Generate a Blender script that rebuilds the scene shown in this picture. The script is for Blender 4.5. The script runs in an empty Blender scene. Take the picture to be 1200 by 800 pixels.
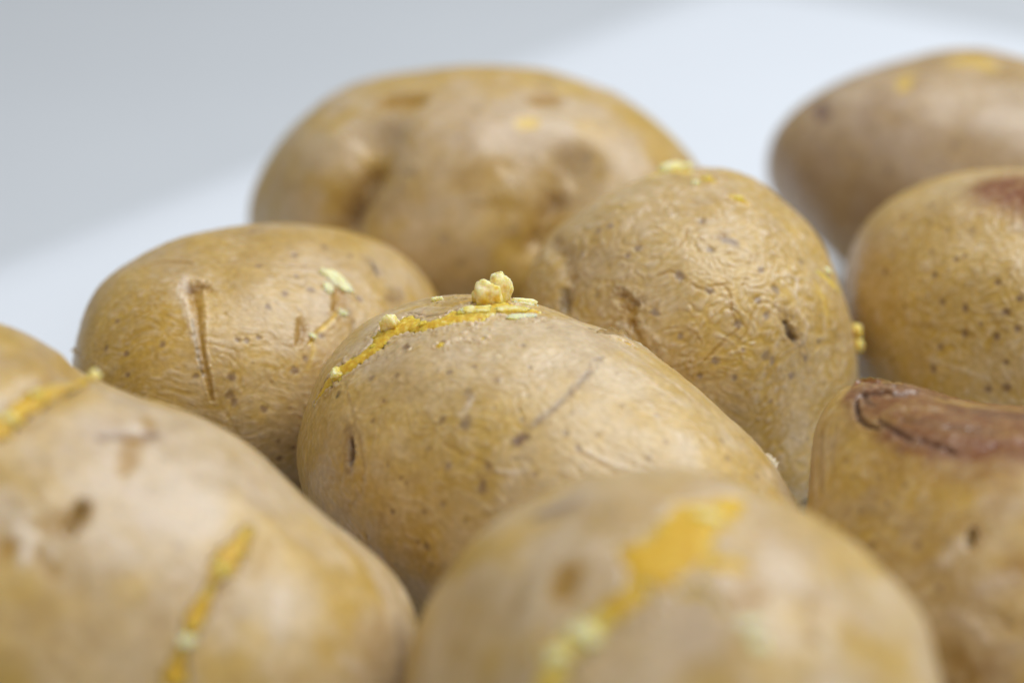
import bpy, bmesh, math
import numpy as np
from mathutils import Vector

# ------------------------------------------------------------------ camera, light, exposure
CM = 0.01
scene = bpy.context.scene
PITCH = math.radians(24.0)
AIM = (0.0, 0.0, 3.0)          # cm
DIST = 41.0
cam_data = bpy.data.cameras.new('camera')
cam = bpy.data.objects.new('camera', cam_data)
scene.collection.objects.link(cam)
cam.location = (0.0, (AIM[1] - math.cos(PITCH) * DIST) * CM, (AIM[2] + math.sin(PITCH) * DIST) * CM)
cam.rotation_euler = (math.pi / 2 - PITCH, 0, 0)
cam_data.lens = 50.0
cam_data.sensor_width = 22.3
cam_data.sensor_fit = 'HORIZONTAL'
cam_data.clip_start = 0.02
cam_data.clip_end = 20.0
cam_data.dof.use_dof = True
cam_data.dof.focus_distance = 0.364
cam_data.dof.aperture_fstop = 3.9
cam_data.dof.aperture_blades = 7
scene.camera = cam

world = bpy.data.worlds.new('World')
scene.world = world
world.use_nodes = True
bg = world.node_tree.nodes['Background']
bg.inputs['Color'].default_value = (1.0, 0.98, 0.95, 1)
bg.inputs['Strength'].default_value = 0.22

def area_light(name, loc, target, size, size_y, power, colour):
    ld = bpy.data.lights.new(name, 'AREA')
    ld.shape = 'RECTANGLE'; ld.size = size; ld.size_y = size_y
    ld.energy = power; ld.color = colour
    o = bpy.data.objects.new(name, ld)
    scene.collection.objects.link(o)
    o.location = loc
    o.rotation_euler = (Vector(target) - Vector(loc)).to_track_quat('-Z', 'Y').to_euler()
    return o
area_light('window_light', (0.40, 0.10, 0.88), (0.04, 0.03, 0.0), 0.9, 0.85, 10.0, (0.95, 0.98, 1.0))
area_light('front_fill', (-0.25, -0.95, 0.75), (0.02, 0.0, 0.02), 0.9, 0.7, 1.7, (1.0, 0.97, 0.93))  # unseen fill lamp, added on the camera side to lift the front faces

scene.view_settings.view_transform = 'Standard'
scene.view_settings.look = 'None'
scene.view_settings.exposure = 0.14
scene.view_settings.gamma = 1.0
scene.view_settings.use_curve_mapping = False
scene.render.engine = 'CYCLES'
scene.cycles.use_denoising = True

# ---------------------------------------------------------------- noise
def _hash(ix, iy, iz, seed):
    h = (ix.astype(np.uint32) * np.uint32(374761393) + iy.astype(np.uint32) * np.uint32(668265263)
         + iz.astype(np.uint32) * np.uint32(2147483647) + np.uint32((seed * 974634777 + 12345) & 0xffffffff))
    h = (h ^ (h >> np.uint32(13))) * np.uint32(1274126177)
    h = (h ^ (h >> np.uint32(16))) * np.uint32(2246822519)
    return h ^ (h >> np.uint32(15))
_G = np.array([[1,1,0],[-1,1,0],[1,-1,0],[-1,-1,0],[1,0,1],[-1,0,1],[1,0,-1],[-1,0,-1],
               [0,1,1],[0,-1,1],[0,1,-1],[0,-1,-1],[1,1,0],[0,-1,1],[-1,1,0],[0,-1,-1]], np.float32)
def perlin(p, seed=0):
    p = np.asarray(p, np.float32)
    f = np.floor(p); i = f.astype(np.int64); t = p - f
    u = t * t * t * (t * (t * 6 - 15) + 10)
    out = np.zeros(len(p), np.float32)
    for cx in (0, 1):
        wx = u[:, 0] if cx else 1 - u[:, 0]
        for cy in (0, 1):
            wy = u[:, 1] if cy else 1 - u[:, 1]
            for cz in (0, 1):
                wz = u[:, 2] if cz else 1 - u[:, 2]
                g = _G[_hash(i[:, 0] + cx, i[:, 1] + cy, i[:, 2] + cz, seed) & np.uint32(15)]
                d = g[:, 0] * (t[:, 0] - cx) + g[:, 1] * (t[:, 1] - cy) + g[:, 2] * (t[:, 2] - cz)
                out += wx * wy * wz * d
    return out
def fbm(p, seed=0, octaves=3, gain=0.5, lac=2.03):
    a, s, o = 1.0, 0.0, 0.0
    p = np.asarray(p, np.float32)
    for k in range(octaves):
        o = o + a * perlin(p, seed + 31 * k); s += a; a *= gain; p = p * lac + 7.3
    return o / s
def sstep(a, b, x):
    t = np.clip((x - a) / (b - a), 0, 1)
    return t * t * (3 - 2 * t)
# ---------------------------------------------------------------- base shape of one potato (cm)
def rotation(yaw, tilt):
    c, s = np.cos(np.radians(yaw)), np.sin(np.radians(yaw))
    A = np.array([[c, -s, 0], [s, c, 0], [0, 0, 1]])
    c, s = np.cos(np.radians(tilt)), np.sin(np.radians(tilt))
    return A @ np.array([[c, 0, s], [0, 1, 0], [-s, 0, c]])
def base_radius(q, d):
    """Radius of potato q along unit directions d (its own axes)."""
    ax = np.array(q['axes'])
    r = 1.0 / np.sqrt(((d / ax) ** 2).sum(1))
    r = r * (1 + q['lump'] * fbm(d * 1.35 + q['seed'] * 3.7, q['seed'], 2))
    w = np.zeros(len(d))
    for (bx, by, bz, amp) in q['bulges']:
        w += amp * np.exp((d @ np.array([bx, by, bz]) - 1) / 0.045)
    return r * (1 + w)


# ------------------------------------------------------------------ materials
def new_mat(name):
    m = bpy.data.materials.new(name); m.use_nodes = True
    nt = m.node_tree
    return m, nt, nt.nodes['Principled BSDF']
def mix_rgb(nt, blend, fac, a, b):
    n = nt.nodes.new('ShaderNodeMix'); n.data_type = 'RGBA'; n.blend_type = blend
    for sock, v in ((n.inputs[0], fac), (n.inputs[6], a), (n.inputs[7], b)):
        if hasattr(v, 'is_output'): nt.links.new(v, sock)
        else: sock.default_value = v
    return n.outputs[2]
def noise_node(nt, vec, scale, detail=3.0, rough=0.5):
    n = nt.nodes.new('ShaderNodeTexNoise')
    n.inputs['Scale'].default_value = scale; n.inputs['Detail'].default_value = detail; n.inputs['Roughness'].default_value = rough
    nt.links.new(vec, n.inputs['Vector'])
    return n.outputs['Fac']
def ramp(nt, fac, stops):
    n = nt.nodes.new('ShaderNodeValToRGB')
    el = n.color_ramp.elements
    while len(el) < len(stops): el.new(0.5)
    for e, (p, c) in zip(el, stops): e.position = p; e.color = c
    nt.links.new(fac, n.inputs[0])
    return n.outputs[0]

def skin_material():
    m, nt, b = new_mat('potato_skin')
    at = nt.nodes.new('ShaderNodeAttribute'); at.attribute_name = 'Col'
    tc = nt.nodes.new('ShaderNodeTexCoord'); v = tc.outputs['Object']
    f1 = noise_node(nt, v, 900, 3, 0.6)
    f2 = noise_node(nt, v, 260, 4, 0.6)
    c = mix_rgb(nt, 'MULTIPLY', 1.0, at.outputs['Color'], ramp(nt, f1, [(0.3, (0.86, 0.84, 0.80, 1)), (0.7, (1.1, 1.1, 1.1, 1))]))
    c = mix_rgb(nt, 'MULTIPLY', 1.0, c, ramp(nt, f2, [(0.3, (0.90, 0.86, 0.78, 1)), (0.7, (1.08, 1.08, 1.10, 1))]))
    nt.links.new(c, b.inputs['Base Color'])
    r = nt.nodes.new('ShaderNodeMapRange')
    nt.links.new(f2, r.inputs[0]); r.inputs[1].default_value = 0.3; r.inputs[2].default_value = 0.7
    r.inputs[3].default_value = 0.33; r.inputs[4].default_value = 0.48
    nt.links.new(r.outputs[0], b.inputs['Roughness'])
    b.inputs['Specular IOR Level'].default_value = 0.6
    b.inputs['Subsurface Weight'].default_value = 0.35
    b.inputs['Subsurface Radius'].default_value = (1.0, 0.55, 0.18)
    b.inputs['Subsurface Scale'].default_value = 0.0012
    b.inputs['Coat Weight'].default_value = 0.14; b.inputs['Coat Roughness'].default_value = 0.2
    b1 = nt.nodes.new('ShaderNodeBump'); b1.inputs['Strength'].default_value = 0.5; b1.inputs['Distance'].default_value = 0.00013
    nt.links.new(f1, b1.inputs['Height'])
    b2 = nt.nodes.new('ShaderNodeBump'); b2.inputs['Strength'].default_value = 0.6; b2.inputs['Distance'].default_value = 0.00010
    nt.links.new(f2, b2.inputs['Height']); nt.links.new(b1.outputs[0], b2.inputs['Normal'])
    nt.links.new(b2.outputs[0], b.inputs['Normal'])
    return m
def flesh_material():
    m, nt, b = new_mat('potato_flesh')
    at = nt.nodes.new('ShaderNodeAttribute'); at.attribute_name = 'Col'
    tc = nt.nodes.new('ShaderNodeTexCoord'); v = tc.outputs['Object']
    f = noise_node(nt, v, 2300, 3, 0.6)
    c = mix_rgb(nt, 'MULTIPLY', 1.0, at.outputs['Color'], ramp(nt, f, [(0.3, (0.88, 0.84, 0.7, 1)), (0.7, (1.06, 1.06, 1.1, 1))]))
    nt.links.new(c, b.inputs['Base Color'])
    b.inputs['Roughness'].default_value = 0.5
    b.inputs['Specular IOR Level'].default_value = 0.4
    b.inputs['Subsurface Weight'].default_value = 0.8
    b.inputs['Subsurface Radius'].default_value = (1.0, 0.7, 0.15)
    b.inputs['Subsurface Scale'].default_value = 0.0028
    b1 = nt.nodes.new('ShaderNodeBump'); b1.inputs['Strength'].default_value = 0.5; b1.inputs['Distance'].default_value = 0.00006
    nt.links.new(f, b1.inputs['Height']); nt.links.new(b1.outputs[0], b.inputs['Normal'])
    return m
def plain_material(name, col, rough, var, scale):
    m, nt, b = new_mat(name)
    tc = nt.nodes.new('ShaderNodeTexCoord'); v = tc.outputs['Object']
    f = noise_node(nt, v, scale, 5, 0.6)
    lo = tuple(x * (1 - var) for x in col) + (1,); hi = tuple(min(1, x * (1 + var)) for x in col) + (1,)
    nt.links.new(ramp(nt, f, [(0.3, lo), (0.7, hi)]), b.inputs['Base Color'])
    b.inputs['Roughness'].default_value = rough
    bp = nt.nodes.new('ShaderNodeBump'); bp.inputs['Strength'].default_value = 0.15; bp.inputs['Distance'].default_value = 0.0004
    nt.links.new(noise_node(nt, v, scale * 12, 3, 0.6), bp.inputs['Height']); nt.links.new(bp.outputs[0], b.inputs['Normal'])
    return m
SKIN = skin_material()
FLESH = flesh_material()
BOARD = plain_material('white_board_paint', (0.745, 0.79, 0.86), 0.5, 0.015, 9)
TABLE = plain_material('grey_laminate', (0.60, 0.635, 0.68), 0.5, 0.03, 5)

# ------------------------------------------------------------------ helpers
def mesh_object(name, verts, faces, material, parent=None, colours=None, smooth=True):
    me = bpy.data.meshes.new(name)
    verts = np.asarray(verts, np.float32); faces = np.asarray(faces, np.int32)
    k = faces.shape[1]
    me.vertices.add(len(verts)); me.vertices.foreach_set('co', verts.ravel())
    me.loops.add(faces.size); me.loops.foreach_set('vertex_index', faces.ravel())
    me.polygons.add(len(faces)); me.polygons.foreach_set('loop_start', np.arange(0, faces.size, k, dtype=np.int32))
    me.update(calc_edges=True)
    me.polygons.foreach_set('use_smooth', np.full(len(faces), smooth))
    if colours is not None:
        a = me.attributes.new('Col', 'FLOAT_COLOR', 'POINT')
        a.data.foreach_set('color', np.c_[np.clip(colours, 0, 1), np.ones(len(verts))].astype(np.float32).ravel())
    me.materials.append(material)
    o = bpy.data.objects.new(name, me)
    scene.collection.objects.link(o)
    o.parent = parent
    return o
_ICO = {}
def ico(level):
    if level not in _ICO:
        bm = bmesh.new(); bmesh.ops.create_icosphere(bm, subdivisions=level, radius=1.0)
        me = bpy.data.meshes.new('tmp'); bm.to_mesh(me); bm.free()
        v = np.empty(len(me.vertices) * 3, np.float32); me.vertices.foreach_get('co', v)
        f = np.empty(len(me.loops), np.int32); me.loops.foreach_get('vertex_index', f)
        bpy.data.meshes.remove(me)
        v = v.reshape(-1, 3); v /= np.linalg.norm(v, axis=1)[:, None]
        _ICO[level] = (v, f.reshape(-1, 3))
    return _ICO[level]
def vertex_normals(v, f):
    a, b, c = v[f[:, 0]], v[f[:, 1]], v[f[:, 2]]
    fn = np.cross(b - a, c - a)
    n = np.zeros_like(v)
    for k in range(3):
        for j in range(3):
            n[:, j] += np.bincount(f[:, k], fn[:, j], len(v))
    return n / np.maximum(np.linalg.norm(n, axis=1), 1e-12)[:, None]
def polyline_dist(p, pts, w):
    """distance of points p to a polyline, and the half-width there"""
    best = np.full(len(p), 1e9); bw = np.full(len(p), w[0], float)
    if len(pts) == 1:
        return np.linalg.norm(p - pts[0], axis=1), bw
    for k in range(len(pts) - 1):
        a, b = pts[k], pts[k + 1]; ab = b - a
        t = np.clip(((p - a) @ ab) / max(ab @ ab, 1e-9), 0, 1)
        d = np.linalg.norm(p - a - t[:, None] * ab, axis=1)
        ww = w[k] + (w[k + 1] - w[k]) * t
        m = d / ww < best / bw
        best = np.where(m, d, best); bw = np.where(m, ww, bw)
    return best, bw

# skin pigments (linear); drab and palest also paint in some shade and highlight
PAL = dict(rose=(0.54, 0.425, 0.325), pale=(0.605, 0.475, 0.295), palest=(0.71, 0.60, 0.47), gold=(0.545, 0.355, 0.062), tan=(0.42, 0.275, 0.12),
           ochre=(0.45, 0.265, 0.025), amber=(0.37, 0.20, 0.016), drab=(0.33, 0.228, 0.145), yellow=(0.74, 0.52, 0.07), brown=(0.20, 0.11, 0.06),
           grey=(0.25, 0.175, 0.13), purple=(0.20, 0.125, 0.11), dark=(0.035, 0.02, 0.011), burn=(0.19, 0.05, 0.012),
           burn2=(0.21, 0.08, 0.022), char=(0.085, 0.034, 0.016))
PAL = {k: np.array(v) for k, v in PAL.items()}

# ------------------------------------------------------------------ the potatoes: pose and shape (cm), then the marks on each skin
POTATOES = {
 'back': {'center': [-0.645, 6.402, 3.002], 'yaw': -10.79, 'tilt': -0.74, 'axes': [4.781, 3.541, 3.001], 'seed': 3, 'lump': 0.07, 'bulges': [(-0.99, -0.14, -0.015, -0.0029), (-0.99, -0.136, 0.026, -0.0001), (-0.988, -0.082, 0.129, -0.0016), (-0.972, -0.03, 0.231, -0.0159), (-0.939, 0.051, 0.34, -0.0185), (-0.876, 0.133, 0.464, 0.0073), (-0.777, 0.164, 0.608, 0.005), (-0.636, 0.289, 0.715, 0.0032), (-0.447, 0.454, 0.771, 0.0146), (-0.164, 0.386, 0.908, -0.0047), (0.178, 0.385, 0.905, -0.0046), (0.402, 0.503, 0.765, 0.0073), (0.642, 0.355, 0.68, 0.0209), (0.776, 0.325, 0.541, 0.014), (0.885, 0.163, 0.435, -0.0076), (0.934, 0.197, 0.297, -0.018), (0.962, 0.15, 0.228, -0.0188)]},
 'far': {'center': [10.247, 7.766, 2.926], 'yaw': -20.52, 'tilt': 4.88, 'axes': [4.879, 3.248, 2.907], 'seed': 4, 'lump': 0.07, 'bulges': [(-0.852, -0.276, -0.445, -0.0723), (-0.908, -0.242, -0.342, -0.0106), (-0.956, -0.189, -0.224, 0.0419), (-0.991, -0.059, -0.119, 0.0111), (-0.994, -0.094, -0.059, 0.0172), (-0.998, -0.053, 0.028, -0.0115), (-0.995, -0.025, 0.1, -0.0198), (-0.975, 0.039, 0.218, 0.0009), (-0.939, 0.051, 0.34, 0.0069), (-0.876, 0.133, 0.464, -0.0387), (-0.744, 0.161, 0.649, -0.0365), (-0.554, 0.271, 0.787, -0.016), (-0.359, 0.298, 0.885, 0.0152), (-0.083, 0.461, 0.884, -0.0305), (-0.005, -0.867, -0.499, 0.2), (-0.325, -0.804, -0.498, 0.14)]},
 'midleft': {'center': [-4.469, -0.038, 2.569], 'yaw': 54.91, 'tilt': 6.2, 'axes': [4.007, 2.947, 2.547], 'seed': 5, 'lump': 0.07, 'bulges': [(-0.837, 0.532, 0.131, -0.0508), (-0.802, 0.556, 0.219, -0.0132), (-0.765, 0.547, 0.341, 0.0056), (-0.675, 0.565, 0.474, -0.0028), (-0.54, 0.585, 0.605, 0.0296), (-0.401, 0.52, 0.754, 0.0138), (0.006, 0.583, 0.813, -0.0279), (0.235, 0.407, 0.883, -0.0296), (0.559, 0.169, 0.812, -0.0339), (0.692, -0.046, 0.721, -0.0078), (0.792, -0.165, 0.588, -0.015), (0.802, -0.34, 0.492, -0.0065), (0.847, -0.377, 0.375, 0.0052), (0.826, -0.477, 0.302, 0.0006)]},
 'round': {'center': [3.097, 0.255, 2.951], 'yaw': -2.21, 'tilt': -0.17, 'axes': [3.09, 3.255, 2.951], 'seed': 6, 'lump': 0.07, 'bulges': [(-0.948, 0.21, 0.238, -0.0549), (-0.89, 0.251, 0.382, 0.0171), (-0.792, 0.284, 0.541, -0.0084), (-0.609, 0.257, 0.75, -0.0178), (-0.318, 0.345, 0.883, -0.0123), (-0.057, 0.421, 0.905, -0.0319), (0.194, 0.4, 0.896, 0.0436), (0.39, 0.366, 0.845, -0.0128), (0.534, 0.34, 0.774, -0.0114), (0.733, 0.247, 0.634, -0.0124), (0.867, 0.1, 0.488, -0.0252), (0.964, -0.034, 0.264, -0.0551), (0.99, -0.126, 0.069, 0.0051), (0.969, -0.202, -0.142, 0.0157), (0.935, -0.231, -0.268, 0.0046), (0.845, -0.316, -0.432, 0.0185), (0.756, -0.384, -0.53, 0.0785), (0.526, -0.701, -0.482, 0.15), (0.774, -0.376, -0.509, 0.1)]},
 'right': {'center': [9.885, 0.989, 2.842], 'yaw': -41.96, 'tilt': 3.58, 'axes': [4.094, 3.223, 2.836], 'seed': 7, 'lump': 0.07, 'bulges': [(-0.743, -0.578, -0.338, 0.0264), (-0.796, -0.546, -0.261, -0.0049), (-0.851, -0.506, -0.142, -0.0146), (-0.956, -0.286, -0.07, 0.0253), (-0.96, -0.278, 0.012, -0.0089), (-0.957, -0.25, 0.149, -0.0486), (-0.937, -0.189, 0.293, 0.0093), (-0.91, -0.075, 0.407, 0.0525), (-0.847, 0.012, 0.532, -0.0284), (-0.777, 0.164, 0.608, -0.0131), (-0.637, 0.222, 0.738, 0.0179), (-0.51, 0.265, 0.818, -0.0526), (-0.756, 0.492, -0.432, 0.24), (-0.857, 0.083, -0.508, 0.2), (-0.753, -0.376, -0.54, 0.1)]},
 'hero': {'center': [0.466, -5.326, 2.782], 'yaw': -38.67, 'tilt': 7.61, 'axes': [4.468, 3.003, 2.743], 'seed': 8, 'lump': 0.07, 'bulges': [(-0.85, -0.48, -0.218, 0.0348), (-0.897, -0.424, -0.124, -0.0054), (-0.907, -0.419, -0.043, -0.016), (-0.938, -0.345, 0.025, -0.0096), (-0.946, -0.305, 0.112, -0.0021), (-0.944, -0.262, 0.2, -0.0054), (-0.935, -0.176, 0.308, -0.014), (-0.921, -0.069, 0.382, -0.0037), (-0.885, 0.06, 0.462, 0.0123), (-0.836, 0.185, 0.517, 0.0078), (-0.726, 0.221, 0.651, 0.0128), (-0.56, 0.287, 0.777, 0.0087), (-0.389, 0.425, 0.818, -0.029), (-0.117, 0.476, 0.872, -0.0228), (0.071, 0.567, 0.821, -0.0107), (0.255, 0.716, 0.65, -0.0069), (0.484, 0.663, 0.571, -0.0255), (0.661, 0.6, 0.45, -0.0256), (0.784, 0.534, 0.317, 0.0179), (0.88, 0.39, 0.272, 0.0269), (0.925, 0.294, 0.239, 0.011)]},
 'left': {'center': [-7.12, -9.178, 3.329], 'yaw': -17.85, 'tilt': 12.1, 'axes': [6.172, 3.676, 3.137], 'seed': 9, 'lump': 0.07, 'bulges': [(-0.438, 0.521, 0.732, 0.0513), (-0.323, 0.586, 0.743, 0.0008), (-0.176, 0.626, 0.759, -0.0091), (-0.056, 0.682, 0.729, -0.0176), (0.142, 0.683, 0.717, -0.047), (0.258, 0.701, 0.665, 0.0106), (0.399, 0.676, 0.619, 0.0066), (0.604, 0.483, 0.634, -0.0052), (0.728, 0.439, 0.526, 0.0235), (0.833, 0.363, 0.419, -0.0607), (0.898, 0.308, 0.314, -0.0565), (0.925, 0.306, 0.224, 0.0138), (0.954, 0.235, 0.185, 0.0584), (0.971, 0.192, 0.141, 0.0534), (0.996, 0.07, 0.058, -0.0963)]},
 'front': {'center': [2.121, -12.51, 3.181], 'yaw': 124.82, 'tilt': 2.11, 'axes': [3.951, 3.268, 3.179], 'seed': 10, 'lump': 0.07, 'bulges': [(0.777, 0.629, 0.036, 0.018), (0.79, 0.577, 0.205, -0.0075), (0.81, 0.506, 0.298, 0.0012), (0.755, 0.416, 0.507, 0.0164), (0.699, 0.318, 0.641, -0.0111), (0.686, 0.104, 0.72, 0.008), (0.547, -0.027, 0.837, -0.0039), (0.438, -0.214, 0.873, -0.0093), (0.26, -0.335, 0.906, 0.0323), (0.057, -0.481, 0.875, -0.0465), (-0.1, -0.616, 0.781, 0.0347), (-0.263, -0.718, 0.645, -0.0293), (-0.469, -0.707, 0.53, -0.0112), (-0.576, -0.704, 0.416, 0.0313), (-0.69, -0.685, 0.236, -0.0356)]},
 'burnt': {'center': [7.624, -8.933, 2.654], 'yaw': -59.79, 'tilt': 12.25, 'axes': [4.798, 2.78, 2.508], 'seed': 11, 'lump': 0.07, 'bulges': [(-0.94, -0.335, -0.066, -0.0586), (-0.957, -0.29, -0.004, -0.0345), (-0.968, -0.243, 0.058, -0.0185), (-0.973, -0.207, 0.105, -0.0097), (-0.978, -0.14, 0.157, 0.0172), (-0.965, -0.098, 0.245, 0.0327), (-0.966, -0.037, 0.257, 0.0472), (-0.942, 0.021, 0.334, 0.0214), (-0.915, 0.13, 0.383, -0.0663), (-0.872, 0.232, 0.432, -0.0961), (-0.801, 0.413, 0.433, 0.0431), (-0.776, 0.057, -0.628, 0.18)]},
}
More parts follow.
